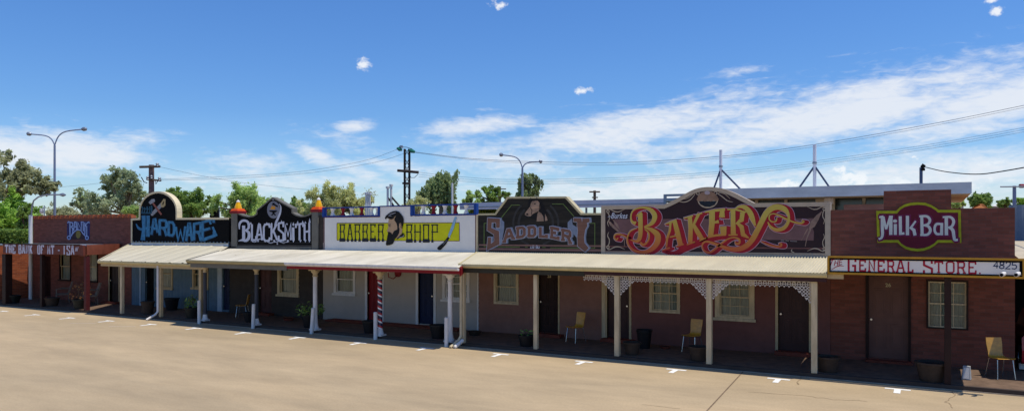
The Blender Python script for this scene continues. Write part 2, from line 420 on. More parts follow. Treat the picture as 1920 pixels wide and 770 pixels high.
# ------------------------------------------------------------------ building kit
def wall_sheet(parent, m, x0, x1, z0, z1, ops, boards=0.0, ribs=0.0, name='wall', Y=YW, reveal=0.12):
    mb = MB()
    xs = sorted(set([x0, x1] + [v for o in ops for v in (o[0], o[1])]))
    zs = sorted(set([z0, z1] + [v for o in ops for v in (o[2], o[3])]))
    if boards:
        zb = []; z = z0
        while z < z1 - 1e-4: zb.append(z); z += boards
        zs = sorted(set([round(v, 4) for v in zs + zb]))
    def inside(xa, xb, za, zb_):
        cx, cz = (xa + xb) / 2, (za + zb_) / 2
        return any(o[0] < cx < o[1] and o[2] < cz < o[3] for o in ops)
    for xa, xb in zip(xs, xs[1:]):
        for za, zb_ in zip(zs, zs[1:]):
            if zb_ - za < 1e-3 or inside(xa, xb, za, zb_): continue
            if boards:
                k = math.floor((za - z0) / boards + 1e-3); f0 = (za - z0) / boards - k; f1 = (zb_ - z0) / boards - k
                ya = Y - 0.026 * (1 - f0); yb = Y - 0.026 * (1 - f1)
                mb.face([(xa, ya, za), (xb, ya, za), (xb, yb, zb_), (xa, yb, zb_)])
                if f0 < 1e-3: mb.face([(xa, Y, za), (xb, Y, za), (xb, ya, za), (xa, ya, za)])
            elif ribs:
                n = max(1, int((xb - xa) / ribs * 2)); 
                for q in range(n):
                    xq = xa + (xb - xa) * q / n; xr = xa + (xb - xa) * (q + 1) / n
                    yq = Y - (0.02 if q % 2 else 0.0); yr = Y - (0.0 if q % 2 else 0.02)
                    mb.face([(xq, yq, za), (xr, yr, za), (xr, yr, zb_), (xq, yq, zb_)])
            else: mb.face([(xa, Y, za), (xb, Y, za), (xb, Y, zb_), (xa, Y, zb_)])
    for a, b, c, d in ops:
        for q in ([(a, Y, c), (a, Y + reveal, c), (a, Y + reveal, d), (a, Y, d)], [(b, Y, c), (b, Y, d), (b, Y + reveal, d), (b, Y + reveal, c)],
                  [(a, Y, d), (a, Y + reveal, d), (b, Y + reveal, d), (b, Y, d)], [(a, Y, c), (b, Y, c), (b, Y + reveal, c), (a, Y + reveal, c)]):
            mb.face(q)
    return mb.build(name, m, parent)

def window(parent, x0, x1, z0, z1, fm, casing=0.07, sill=True, cols=1, sashm=None, blue=None, Y=YW):
    sashm = sashm or fm
    mb = MB(); p = Y - 0.035
    mb.box(x0, x0 + casing, p, Y + .03, z0, z1); mb.box(x1 - casing, x1, p, Y + .03, z0, z1)
    mb.box(x0 + casing, x1 - casing, p, Y + .03, z1 - casing, z1); mb.box(x0 + casing, x1 - casing, p, Y + .03, z0, z0 + casing * 0.8)
    if sill: mb.box(x0 - .04, x1 + .04, Y - .09, Y - .036, z0 - .03, z0 + .045)
    w = mb.build('window', fm, parent)
    a, b, c, d = x0 + casing, x1 - casing, z0 + casing * 0.8, z1 - casing
    mid = c + (d - c) * 0.52
    s = MB(); t = .035
    for (za, zb_, yy) in ((mid - .02, d, Y + .0), (c, mid + .02, Y + .035)):
        s.box(a, a + t, yy, yy + .03, za, zb_); s.box(b - t, b, yy, yy + .03, za, zb_)
        s.box(a + t, b - t, yy, yy + .03, za, za + t); s.box(a + t, b - t, yy, yy + .03, zb_ - t, zb_)
        if cols > 1:
            for k in range(1, cols):
                xx = a + (b - a) * k / cols; s.box(xx - .009, xx + .009, yy + .004, yy + .026, za + t, zb_ - t)
            zz = (za + zb_) / 2; s.box(a + t, b - t, yy + .006, yy + .024, zz - .009, zz + .009)
    s.build('sash', sashm, w)
    g = MB(); g.face([(a, Y + .075, c), (b, Y + .075, c), (b, Y + .075, d), (a, Y + .075, d)]); g.build('pane', GLASS, w)
    cu = MB(); n = max(10, int((b - a) / .035))
    for k in range(n):
        xa = a + (b - a) * k / n; xb = a + (b - a) * (k + 1) / n
        ya = Y + .125 + .02 * math.sin(k * 1.9) ; yb = Y + .125 + .02 * math.sin((k + 1) * 1.9)
        cu.face([(xa, ya, c), (xb, yb, c), (xb, yb, d), (xa, ya, d)])
    cu.build('curtain', CURTAIN, w)
    return w

def door(parent, x0, x1, z0, z1, dm, jm=None, jamb=0.07, Y=YW, number=None, label=None, hm=None, knob='L'):
    if jm:
        mb = MB(); mb.box(x0 - jamb, x0, Y - .03, Y + .1, FL, z1 + jamb); mb.box(x1, x1 + jamb, Y - .03, Y + .1, FL, z1 + jamb); mb.box(x0, x1, Y - .03, Y + .1, z1, z1 + jamb)
        mb.build('door_frame', jm, parent)
    mb = MB(); yd = Y + .07; w = x1 - x0
    mb.box(x0, x1, yd, yd + .05, z0, z1)
    st = .11
    pan = [(st, w / 2 - .05, .12, .42), (w / 2 + .05, w - st, .12, .42), (st, w / 2 - .05, .5, .85), (w / 2 + .05, w - st, .5, .85), (st, w / 2 - .05, .89, .97), (w / 2 + .05, w - st, .89, .97)]
    for a, b, c, e in pan:
        za = z0 + (z1 - z0) * c; zb_ = z0 + (z1 - z0) * e
        mb.box(x0 + a, x0 + b, yd - .012, yd - .0005, za, zb_)
        mb.box(x0 + a + .05, x0 + b - .05, yd - .022, yd - .0125, za + .05, zb_ - .05)
    d = mb.build('door', dm, parent, label=label, bevel=.004)
    kx = x0 + .07 if knob == 'L' else x1 - .07
    MB().lathe((0, 0, 0), [(.0, 0), (.03, .0), (.03, .02), (.012, .03)], 12)
    h = MB(); h.tube([(kx, yd - .001, z0 + .98), (kx, yd - .05, z0 + .98)], [.012, .012], 8); h.tube([(kx, yd - .05, z0 + .98), (kx, yd - .085, z0 + .98)], [.03, .026], 10)
    h.build('handle', CHROME, d)
    if number:
        a = Art(Y + .07, .0); cx = (x0 + x1) / 2; zc = z0 + (z1 - z0) * .87
        cu = D.curves.new('t', 'FONT'); cu.body = number; cu.size = .13; cu.offset = .004; cu.align_x = 'CENTER'
        ob = D.objects.new('t', cu); COL.objects.link(ob); me = D.meshes.new_from_object(ob.evaluated_get(bpy.context.evaluated_depsgraph_get()))
        n = MB()
        for v in me.vertices: n.v.append((cx + v.co.x, yd - .026, zc + v.co.y))
        for p in me.polygons: n.f.append(tuple(p.vertices)); n.m.append(0)
        D.objects.remove(ob); n.build('door_number', mat('number_brass', (190, 176, 140), .4, .05, 4), d, smooth=False)
    return d

def step(parent, x0, x1, h=.1, d=.32, m=None): return MB().box(x0, x1, YW - d, YW - .002, FL, FL + h).build('doorstep', m or STEPM, parent, bevel=.008)

def roof_sheet(parent, m, fl, fr, bl, br, yf, yb, zf, zb, pitch=.076, amp=.009, name='verandah_roof', res=6):
    mb = MB(); n = int((max(fr, br) - min(fl, bl)) / pitch * res); a = min(fl, bl); b = max(fr, br)
    prev = None
    for k in range(n + 1):
        xx = a + (b - a) * k / n; y0, y1 = yf, yb
        if xx < fl: y0 = yf + (yb - yf) * (fl - xx) / max(1e-6, fl - bl)
        if xx > br: y1 = yb - (yb - yf) * (xx - br) / max(1e-6, fr - br)
        if y1 <= y0 + 1e-3: prev = None; continue
        ph = (xx / pitch) % 1.0
        wv = amp * math.sin(2 * math.pi * ph) if pitch < .2 else (amp if ph < .12 else 0.0)
        cur = [(xx, y0, zf + (zb - zf) * (y0 - yf) / (yb - yf) + wv), (xx, y1, zf + (zb - zf) * (y1 - yf) / (yb - yf) + wv)]
        if prev: mb.face([prev[0], cur[0], cur[1], prev[1]])
        prev = cur
    o = mb.build(name, m, parent, smooth=False); return o

def gutter(parent, m, x0, x1, yf, z, h=.1, d=.11, name='gutter'):
    mb = MB(); pts = [(yf, z - h), (yf - d * .55, z - h), (yf - d, z - h * .45), (yf - d, z + .012), (yf - d + .015, z + .012), (yf - d + .018, z - .03), (yf, z - .03)]
    i = len(mb.v); n = len(pts)
    mb.v += [(x0, p[0], p[1]) for p in pts] + [(x1, p[0], p[1]) for p in pts]
    mb.f.append(tuple(range(i + n - 1, i - 1, -1))); mb.m.append(0); mb.f.append(tuple(range(i + n, i + 2 * n))); mb.m.append(0)
    for k in range(n):
        k2 = (k + 1) % n; mb.f.append((i + k, i + k2, i + n + k2, i + n + k)); mb.m.append(0)
    return mb.build(name, m, parent, smooth=False)
def barge(parent, m, xf, xb, yf, yb, zf, zb, w=.06, h=.12, name='barge_board'):
    mb = MB(); mb.hexa([(xf - w, yf, zf - h), (xf, yf, zf - h), (xb, yb, zb - h), (xb - w, yb, zb - h), (xf - w, yf, zf + .02), (xf, yf, zf + .02), (xb, yb, zb + .02), (xb - w, yb, zb + .02)])
    return mb.build(name, m, parent)
def beam(parent, m, x0, x1, yf, z0, z1, d=.06, name='fascia_beam'): return MB().box(x0, x1, yf, yf + d, z0, z1).build(name, m, parent)

def sq_post(parent, m, px, y, ztop, w=.11, name='post', z0=FL + .005):
    x = X(px, y); return MB().box(x - w / 2, x + w / 2, y - w / 2, y + w / 2, z0, ztop).build(name, m, parent, bevel=.008)
def round_post(parent, m, px, y, ztop, capm, basem, r=.065, z0=FL + .004, shaftmat=None):
    x = X(px, y); mb = MB(); mb.lathe((x, y, z0), [(r * 1.15, .24), (r, .5), (r * .96, ztop - z0 - .24)], 20)
    p = mb.build('post', m, parent)
    c = MB(); c.lathe((x, y, ztop - .24), [(r * 1.25, 0), (r * 1.25, .03), (r * 1.02, .04), (r * 1.1, .1), (r * 1.9, .17), (r * 1.9, .2)], 20); c.box(x - r * 2.1, x + r * 2.1, y - r * 2.1, y + r * 2.1, ztop - .037, ztop - .002)
    c.build('capital', capm, p)
    b = MB(); b.lathe((x, y, z0), [(r * 1.7, .0), (r * 1.7, .09), (r * 1.4, .12), (r * 1.25, .2), (r * 1.1, .25)], 20); b.box(x - r * 1.9, x + r * 1.9, y - r * 1.9, y + r * 1.9, z0 - .001, z0 + .05)
    b.build('base', basem, p)
    return p
def rear(parent, m, x0, x1, top, d=7.0):
    mb = MB(); e = .012
    mb.box(x0 + e, x1 - e, YW + .2, YW + d, 0, top); mb.build('rear_walls', m, parent)
    MB().box(x0 + e, x1 - e, YW + .25, YW + d + .2, top + .004, top + .06).build('rear_roof', GALV, parent)

# ================================================================== BANK
bank = thing('bank_building', ((X(62) + X(247)) / 2, YW, 0), 'brown brick bank building with a flat porch and crenellated brick coping, leftmost shop', 'building')
xa, xb = X(62), X(246.5)
zt = Z(150, 409)
w1 = (X(112), X(133.5), Z(122, 525), Z(122, 474)); w2 = (X(160), X(184), Z(175, 528), Z(175, 473))
d1 = (X(82), X(95), FL + .08, 2.2); d2 = (X(206), X(223), FL + .08, 2.2)
wall_sheet(bank, BRICK, xa, xb, FL, 2.45, [w1, w2, d1, d2])
MB().prism([(xa, 2.45), (xb, 2.45), (xb, zt), (xa, zt)], YW, YW + .22).build('parapet', BRICK, bank)
mb = MB(); n = 42; wdt = (xb - xa) / n
for k in range(n):
    if k % 2 == 0: mb.box(xa + k * wdt, xa + (k + .96) * wdt, YW - .05, YW + .24, zt + .002, zt + .16)
    else: mb.box(xa + k * wdt, xa + (k + .96) * wdt, YW - .01, YW + .23, zt + .002, zt + .11)
mb.build('brick_coping', BRICK_SIDE, bank)
window(bank, *w1, DKBROWN, .06, sashm=CREAMD); window(bank, *w2, DKBROWN, .06, sashm=CREAMD)
door(bank, *d1, DKBROWN); door(bank, *d2, mat('bank_door', (58, 44, 40), .5, .1, 4), CREAMD)
step(bank, d2[0] - .2, d2[1] + .2)
rear(bank, BRICK, xa, xb, 3.0)
MAROON = mat('maroon_fascia', (112, 58, 46), .6, .14, 5)
xpl, xpr = X(8, 0), X(153, 0); zf1, zf0 = Z(80, 457.5, 0), Z(80, 476, 0)
xrr = X(160, 0)
mb = MB(); mb.hexa([(xa + .3, 0.04, zf1 - .08), (xrr, .04, zf1 - .08), (X(227), YW - .01, zf1 - .08), (xa + .62, YW - .01, zf1 - .08),
                    (xa + .3, .04, zf1 - .03), (xrr, .04, zf1 - .03), (X(227), YW - .01, zf1 - .03), (xa + .62, YW - .01, zf1 - .03)])
mb.build('verandah_roof', GALV, bank)
mb = MB(); mb.hexa([(xrr - .02, .05, zf0), (xrr + .04, .05, zf0), (X(227) + .04, YW - .03, zf0), (X(227) - .02, YW - .03, zf0),
                    (xrr - .02, .05, zf1), (xrr + .04, .05, zf1), (X(227) + .04, YW - .03, zf1), (X(227) - .02, YW - .03, zf1)])
mb.build('side_fascia', mat('sunlit_maroon_board', (142, 78, 58), .6, .12, 4), bank)  # lighter than the front fascia, sunlight on this side put into the colour
MB().box(xpr + .03, xrr - .03, -.08, .03, zf0 - .04, zf1 - .02).build('fascia_end', MAROON, bank)
for px, w in ((13.5, .3), (80, .16), (163, .17)):
    sq_post(bank, mat('shaded_maroon_post', (84, 34, 36), .6, .12, 4) if px > 100 else DKBROWN, px, .12, zf0 - .05, w)  # right post is a darker maroon, its shade put into the colour
# porch name board
bsn = thing('name_board', ((xpl + xpr) / 2, -.05, zf0), 'long maroon board reading THE BANK OF MT - ISA along the brick porch front', 'sign')
MB().box(xpl, xpr, -.06, .03, zf0, zf1).build('board', MAROON, bsn, bevel=.01)
MB().box(xpl - .02, xpr + .02, -.075, -.063, zf1 - .03, zf1 + .02).build('cap_strip', DKBROWN, bsn)
LET = mat('faded_lilac_white', (206, 204, 218), .6, .18, 8)
for ws, x0, x1 in (('THE', 41, 130), ('BANK', 148, 266), ('OF', 301, 357), ('MT', 380, 440), ('ISA', 502, 602)):
    a = Art(-.06, .004, 0, 440, 4.28); cw = (x1 - x0) / len(ws)
    for i, ch in enumerate(ws):
        u = (x0 + i * cw - 40) / 560
        yt = 81 + 8 * u; yb = 145 + 14 * u
        glyph(a, ch, x0 + i * cw + 3, x0 + (i + 1) * cw - 8, yt, yt, yb, yb, 9.5)
    a.build('lettering', LET, bsn)
a = Art(-.06, .004, 0, 440, 4.28)
a.stroke([(466, 124), (480, 125)], 10); a.stroke([(606, 132), (612, 100), (618, 130), (628, 95)], 5, smooth=True)
a.build('lettering_mark', LET, bsn)
# BANK emblem on the parapet
be = thing('painted_emblem', P(147, 440) + Vector((0, -.01, 0)), 'blue and silver BANK emblem with gold coin painted on the brown brick parapet', 'sign')
NVP = mat('indigo_paint', (46, 42, 92), .6, .2, 4); MUD = mat('plum_brown_paint', (66, 42, 44), .7, .15, 4)
SILB = mat('silver_blue_paint', (156, 170, 206), .55, .15, 8); COIN = mat('old_gold_paint', (134, 114, 48), .5, .2, 8)
a = Art(YW, .006, 110, 405, 12.83)
a.poly([(205, 125), (760, 125), (745, 560), (640, 575), (600, 400), (480, 330), (380, 390), (300, 570), (205, 555)])
a.build('background', NVP, be)
a = Art(YW, .012, 110, 405, 12.83); a.poly([(310, 560), (350, 440), (420, 370), (480, 340), (550, 365), (610, 450), (640, 560)]); a.build('shield', MUD, be)
a = Art(YW, .018, 110, 405, 12.83); a.ell(480, 440, 58, 95); a.build('coin', COIN, be)
a = Art(YW, .018, 110, 405, 12.83)
for st in ([(225, 165), (245, 135), (280, 145), (282, 480)], [(282, 145), (345, 160), (350, 235), (300, 250)], [(300, 250), (350, 290), (345, 400), (310, 480)],
           [(370, 350), (395, 140), (430, 140), (440, 330)], [(385, 255), (430, 255)], [(470, 325), (470, 150), (555, 330), (555, 140), (600, 140), (605, 360)],
           [(640, 150), (640, 440)], [(750, 170), (735, 140), (700, 160), (645, 230), (685, 250), (685, 480)], [(330, 440), (390, 370), (440, 335), (480, 325), (540, 340), (600, 420), (655, 480)]):
    a.stroke(st, 26, smooth=False)
for cx, cy in ((258, 515), (692, 520)):
    a.stroke([(cx + 36 * math.cos(t), cy + 40 * math.sin(t)) for t in [k * math.pi / 6 for k in range(13)]], 24)
a.build('lettering', SILB, be)

# side brick wall at the left end
sw = MB(); sw.box(xa - .25, xa - .005, -.3, YW + 5, 0, Z(30, 462, .5))
tag(sw.build('side_brick_wall', BRICK_SIDE), 'sunlit orange brick side wall closing the left end of the bank porch', 'wall')

# ================================================================== HARDWARE
BLUEW = mat('slate_blue_cladding', (92, 116, 132), .6, .1, 3)
hw = thing('hardware_shop', ((X(247) + X(430)) / 2, YW, 0), 'blue clad hardware shop with steep cream verandah roof, next to the bank', 'building')
xa, xb = X(247), X(431)
w1 = (X(296), X(324.5), Z(310, 541), 2.22); w2 = (X(361.5), X(391), Z(377, 541), 2.22); d1 = (X(273), X(288.5), FL + .08, 2.2); d2 = (X(418), X(430), FL + .08, 2.2)
wall_sheet(hw, BLUEW, xa, xb, FL, 3.0, [w1, w2, d1, d2], ribs=.2)
box_part('corner_trim', mat('pale_blue_trim', (168, 184, 196), .5, .06, 4), hw, X(263), X(265), YW - .04, YW + .0, FL, 2.6)
box_part('door_trim', MATS['pale_blue_trim'], hw, X(409), X(417), YW - .04, YW + .0, FL, 2.5)
window(hw, *w1, CREAMD, .09, cols=1); window(hw, *w2, CREAMD, .09, cols=1)
door(hw, *d1, BLACK); door(hw, *d2, NAVY)
rear(hw, BLUEW, xa, xb, 2.95)
yf = -.05; zf = Z(280, 492, yf); zb_ = Z(330, 458.5)
fl, fr = X(187, yf), X(381, yf); bl, br = X(243), X(431)
roof_sheet(hw, ROOFM, fl, fr, bl, br, yf, YW + .0, zf + .02, zb_, pitch=.75, amp=.02, res=12)
gutter(hw, GUTTER, fl, fr, yf, zf, h=.09)
beam(hw, CREAMD, fl + .05, fr - .05, yf + .01, zf - .2, zf - .035)
barge(hw, ROOFM, fl, bl + .03, yf - .05, YW, zf + .03, zb_ + .01)
box_part('flashing', WHITE, hw, xa + .05, xb - .05, YW - .06, YW - .035, zb_ - .02, zb_ + .05)
for px in (229, 302, 377): sq_post(hw, CREAM if px < 300 else CREAMD, px, .06, zf - .2, .12)
def downpipe(parent, m, px, y, ztop, zlow=.55, spx=None):
    x = X(px, y); mb = MB(); mb.tube([(x, y, ztop), (x, y, .32), (x - .02, y - .1, .2), (x - .1, y - .42, .03)], .045, 12)
    return mb.build('downpipe', m, parent)
downpipe(hw, WHITE, 296, -.04, zf - .1)

# ================================================================== BLACKSMITH
CHAR = mat('charcoal_brown_boards', (66, 58, 52), .65, .15, 3)
GREY = mat('grey_olive_paint', (112, 108, 98), .55, .1, 3)
bs = thing('blacksmith_shop', ((X(431) + X(606)) / 2, YW, 0), 'dark brown blacksmith shop with tapered pillars above its cream verandah roof', 'building')
xa, xb = X(431.3), X(605.5)
w1 = (X(521), X(561), Z(540, 554), 2.2); d1 = (X(486), X(509.5), FL + .08, 2.2)
wall_sheet(bs, CHAR, xa, xb, FL, 3.0, [w1, d1], boards=.16)
window(bs, *w1, CREAM, .13, cols=1, sashm=CREAM); door(bs, *d1, mat('maroon_brown_door', (84, 52, 50), .5, .1, 4)); step(bs, d1[0] - .1, d1[1] + .15)
rear(bs, CHAR, xa, xb, 2.95)
yb2 = -.6; zfB = Z(700, 496.5, yb2); zbB = Z(750, 470)
flb, bmx, fmx, frb = X(353, yb2), X(606), X(537, yb2), X(861, yb2)
roof_sheet(bs, ROOFM2, flb, fmx, X(430), bmx, yb2, YW, zfB, zbB)
gutter(bs, mat('gutter_olive', (176, 162, 118), .45, .08, 4), flb, fmx - .002, yb2, zfB)
barge(bs, GREY, flb, X(430), yb2 - .02, YW, zfB, zbB, h=.16)
beam(bs, GREY, flb + .1, fmx - .002, yb2 + .01, zfB - .26, zfB - .035)
BP = mat('charcoal_blue_post', (62, 66, 76), .5, .08, 4)
box_part('post_beam', GREY, bs, X(381, .06), X(548, .06), .02, .1, zfB - .24, zfB - .06)
for px, m_ in ((384.5, BP), (481, BP)): round_post(bs, m_, px, .06, zfB - .24, CREAM, WHITE)

# ================================================================== BARBER
BWALL = mat('off_white_render', (180, 170, 158), .7, .05, 2)
bb = thing('barber_shop', ((X(606) + X(897)) / 2, YW, 0), 'off-white barber shop with red door, blue door and red verandah fascia', 'building')
xa, xb = X(605.7), X(897.5)
w1 = (X(626.5), X(667), Z(647, 552), 2.2); w2 = (X(830), X(881), Z(856, 564), 2.22)
d1 = (X(689), X(716), FL + .1, 2.24); d2 = (X(784.5), X(813.5), FL + .1, 2.24)
wall_sheet(bb, BWALL, xa, xb, FL, 3.0, [w1, w2, d1, d2])
window(bb, *w1, WHITE, .11, cols=1); window(bb, *w2, WHITE, .11, cols=3)
door(bb, *d1, RED, WHITE, .1, label='red panelled door'); door(bb, *d2, NAVY, WHITE, .1, label='dark blue panelled door', knob='R')
MB().box(d1[0] - 1.6, d2[1] + 1.3, YW - .5, YW - .003, FL, FL + .07).build('brick_step', STEPM, bb, bevel=.01)
box_part('corner_trim', WHITE, bb, X(895.5), X(898), YW - .04, YW + .1, FL, 2.6)
rear(bb, BWALL, xa, xb, 2.95)
roof_sheet(bb, ROOFM2, fmx, frb, bmx, X(897), yb2, YW, zfB, zbB)
gutter(bb, WHITE, fmx, frb, yb2, zfB)
beam(bb, RED, fmx, frb - .02, yb2 + .01, zfB - .2, zfB - .035)
mb = MB(); mb.hexa([(frb - .04, yb2 + .08, zfB - .26), (frb, yb2 + .08, zfB - .26), (X(897), YW - .03, zbB - .26), (X(897) - .04, YW - .03, zbB - .26),
                    (frb - .04, yb2 + .08, zfB - .02), (frb, yb2 + .08, zfB - .02), (X(897), YW - .03, zbB - .02), (X(897) - .04, YW - .03, zbB - .02)]); mb.build('end_board', RED, bb)
box_part('post_beam', RED, bb, X(560, .06), X(853, .06), .02, .1, zfB - .239, zfB - .06)
pole = D.materials.new('barber_stripe'); pole.use_nodes = True; nt = pole.node_tree; b_ = nt.nodes['Principled BSDF']
geo = node(nt, 'ShaderNodeTexCoord'); xp = X(712.5, .06) - wloc(bb).x; yp = .06 - YW
sb = node(nt, 'ShaderNodeVectorMath', operation='SUBTRACT'); sb.inputs[1].default_value = (xp, yp, 0); nt.links.new(geo.outputs['Object'], sb.inputs[0])
sx = node(nt, 'ShaderNodeSeparateXYZ'); nt.links.new(sb.outputs[0], sx.inputs[0])
at = node(nt, 'ShaderNodeMath', operation='ARCTAN2'); nt.links.new(sx.outputs['Y'], at.inputs[0]); nt.links.new(sx.outputs['X'], at.inputs[1])
dv = node(nt, 'ShaderNodeMath', operation='DIVIDE'); dv.inputs[1].default_value = 2 * math.pi; nt.links.new(at.outputs[0], dv.inputs[0])
zz = node(nt, 'ShaderNodeMath', operation='MULTIPLY'); zz.inputs[1].default_value = 4.9; nt.links.new(sx.outputs['Z'], zz.inputs[0])
ad = node(nt, 'ShaderNodeMath', operation='ADD'); nt.links.new(dv.outputs[0], ad.inputs[0]); nt.links.new(zz.outputs[0], ad.inputs[1])
fr_ = node(nt, 'ShaderNodeMath', operation='FRACT'); nt.links.new(ad.outputs[0], fr_.inputs[0])
cr = node(nt, 'ShaderNodeValToRGB'); cr.color_ramp.interpolation = 'CONSTANT'; nt.links.new(fr_.outputs[0], cr.inputs[0])
cr.color_ramp.elements[0].color = lin((24, 34, 66)); cr.color_ramp.elements[1].position = .45; cr.color_ramp.elements[1].color = lin((236, 234, 232))
e = cr.color_ramp.elements.new(.68); e.color = lin((176, 26, 34))
nt.links.new(cr.outputs[0], b_.inputs['Base Color']); b_.inputs['Roughness'].default_value = .4
for px, m_ in ((591, WHITE), (712.5, pole), (844, WHITE)): round_post(bb, m_, px, .06, zfB - .24, CREAM if px < 800 else WHITE, WHITE, r=.075)
# wall lamp
wl = thing('wall_lamp', P(747, 511.5) + Vector((0, -.02, 0)), 'red bracket lamp with white globe on the off-white barber wall between the two doors', 'lamp')
c = P(747, 511.5); m0 = MB(); m0.tube([(c.x, YW - .005, c.z), (c.x, YW - .05, c.z)], .14, 18); m0.build('back_plate', RED, wl)
m0 = MB(); m0.tube([(c.x, YW - .04, c.z - .05), (c.x - .1, YW - .16, c.z - .2), (c.x - .25, YW - .24, c.z - .14), (c.x - .26, YW - .25, c.z + .02)], .018, 8); m0.build('bracket', RED, wl)
m0 = MB(); m0.lathe((c.x - .26, YW - .25, c.z + .02), [(.05, 0), (.11, .05), (.13, .13), (.1, .22), (.02, .26)], 16); m0.build('globe', WHITE, wl)

# ================================================================== SADDLERY
SW = mat('dusty_brown_boards', (140, 102, 88), .7, .08, 2.5)
sd = thing('saddlery_shop', ((X(898) + X(1128)) / 2, YW, 0), 'dusty brown weatherboard saddlery shop with cream posts and corrugated cream roof', 'building')
xa, xb = X(898.2), X(1129)
w1 = (X(926.5), X(973), Z(950, 570), 2.16); d1 = (X(1010.5), X(1047), FL + .1, 2.22)
wall_sheet(sd, SW, xa, xb, FL, 3.0, [w1, d1], boards=.15)
window(sd, *w1, CREAM, .08, sill=False, cols=1); door(sd, *d1, DKBROWN, CREAMD, .05, number='23'); step(sd, d1[0] - .1, d1[1] + .2)
rear(sd, SW, xa, xb, 2.95)
ys = -.1; zfS = Z(1200, 503.5, ys); zbS = Z(1200, 476.5)
fls, bms, fms, frs = X(863, ys), X(1129), X(1095, ys), X(1551, ys)
roof_sheet(sd, ROOFM, fls, fms, X(897), bms, ys, YW, zfS, zbS, amp=.019, res=8)
gutter(sd, GUTTER, fls, fms - .002, ys, zfS)
beam(sd, mat('olive_black_beam', (58, 56, 46), .6, .1, 4), fls + .1, fms - .002, ys + .01, zfS - .24, zfS - .035)
barge(sd, GUTTER, fls, X(897), ys - .02, YW, zfS, zbS, h=.1)
for px in (869, 1005): sq_post(sd, CREAM, px, .06, zfS - .22, .115)
downpipe(sd, CREAM, 864.5, -.03, zfS - .1)
sp = MB(); xq = X(861, -.25); sp.tube([(xq + .03, -.1, .2), (xq - .05, -.42, .03)], .055, 12); sp.build('downpipe_spout', WHITE, sd)

# ================================================================== BAKERY
BKW = mat('mauve_brown_boards', (118, 76, 68), .7, .08, 2.5)
bk = thing('bakery_shop', ((X(1129) + X(1557)) / 2, YW, 0), 'mauve-brown weatherboard bakery shop with white lace fretwork under its corrugated roof', 'building')
xa, xb = X(1129.2), X(1557)
w1 = (X(1218), X(1275.5), Z(1247, 586), 2.16); w2 = (X(1341), X(1415), Z(1378, 599), 2.2)
d1 = (X(1138.5), X(1180), FL + .1, 2.22); d2 = (X(1459), X(1517), FL + .1, 2.22)
wall_sheet(bk, BKW, xa, xb, FL, 3.0, [w1, w2, d1, d2], boards=.15)
window(bk, *w1, CREAM, .08, sill=False, cols=3); window(bk, *w2, CREAM, .13, cols=3, sill=True)
BDOOR = mat('dark_maroon_door', (66, 42, 40), .45, .1, 4)
door(bk, *d1, BDOOR, CREAMD, .07, number='24', knob='R'); door(bk, *d2, BDOOR, CREAMD, .07, number='25'); step(bk, d1[0] - .1, d1[1] + .2); step(bk, d2[0] - .05, d2[1] + .25)
box_part('corner_trim', CREAM, bk, xa + .001, xa + .11, YW - .045, YW + .0, FL, 2.6)
rear(bk, BKW, xa, xb, 2.95)
roof_sheet(bk, ROOFM, fms, frs, bms, frs, ys, YW, zfS, zbS, amp=.019, res=8)
gutter(bk, GUTTER, fms, frs, ys, zfS)
BMB = mat('plum_beam', (66, 40, 42), .6, .1, 4)
beam(bk, BMB, fms, frs - .02, ys + .01, zfS - .2, zfS - .035)
posts = (1157.5, 1330, 1527)
for px in posts: sq_post(bk, CREAM, px, .06, zfS - .2, .13)
# lace fretwork
LACE = mat('lace_white', (212, 204, 194), .5, .04, 5)
def ring(mb, cx, cz, r, w, y, n=10):
    for k in range(n):
        t0, t1 = 2 * math.pi * k / n, 2 * math.pi * (k + 1) / n
        pa = [(cx + rr * math.cos(t), cz + rr * math.sin(t)) for rr, t in ((r, t0), (r, t1), (r - w, t1), (r - w, t0))]
        mb.face([(p[0], y, p[1]) for p in pa])
def lace(xl, xr, zt, bl=True, brk=True):
    mb = MB(); y = .055; n = int((xr - xl) / .11); st = (xr - xl) / n
    mb.box(xl, xr, y - .006, y + .006, zt - .02, zt)
    for k in range(n):
        cx = xl + (k + .5) * st
        ring(mb, cx, zt - .055, .04, .017, y + (k % 2) * .002); ring(mb, cx + st / 2, zt - .1, .032, .014, y + .006)
        mb.face([(cx - .04, y + .01, zt - .11), (cx, y + .01, zt - .17), (cx + .04, y + .01, zt - .11), (cx, y + .01, zt - .135)])
    for side, on in ((-1, bl), (1, brk)):
        if not on: continue
        xc = xl if side < 0 else xr
        for i in range(4):
            for j in range(4):
                if i + j > 3: continue
                ring(mb, xc - side * (.05 + i * .08), zt - .17 - j * .08, .042, .016, y + .002 * ((i + j) % 2), 9)
        for i in range(5):
            cx = xc - side * (.03 + i * .08); cz = zt - .17 - (4 - i) * .08
            mb.face([(cx - .045, y + .012, cz + .03), (cx, y + .012, cz - .04), (cx + .045, y + .012, cz + .03), (cx, y + .012, cz + .012)])
    o = mb.build('lace_fretwork', LACE, bk); return o
hx = .065
ztl = zfS - .2
lace(X(1092, .06), X(1157.5, .06) - hx, ztl, False, True)
lace(X(1157.5, .06) + hx, X(1330, .06) - hx, ztl); lace(X(1330, .06) + hx, X(1527, .06) - hx, ztl)
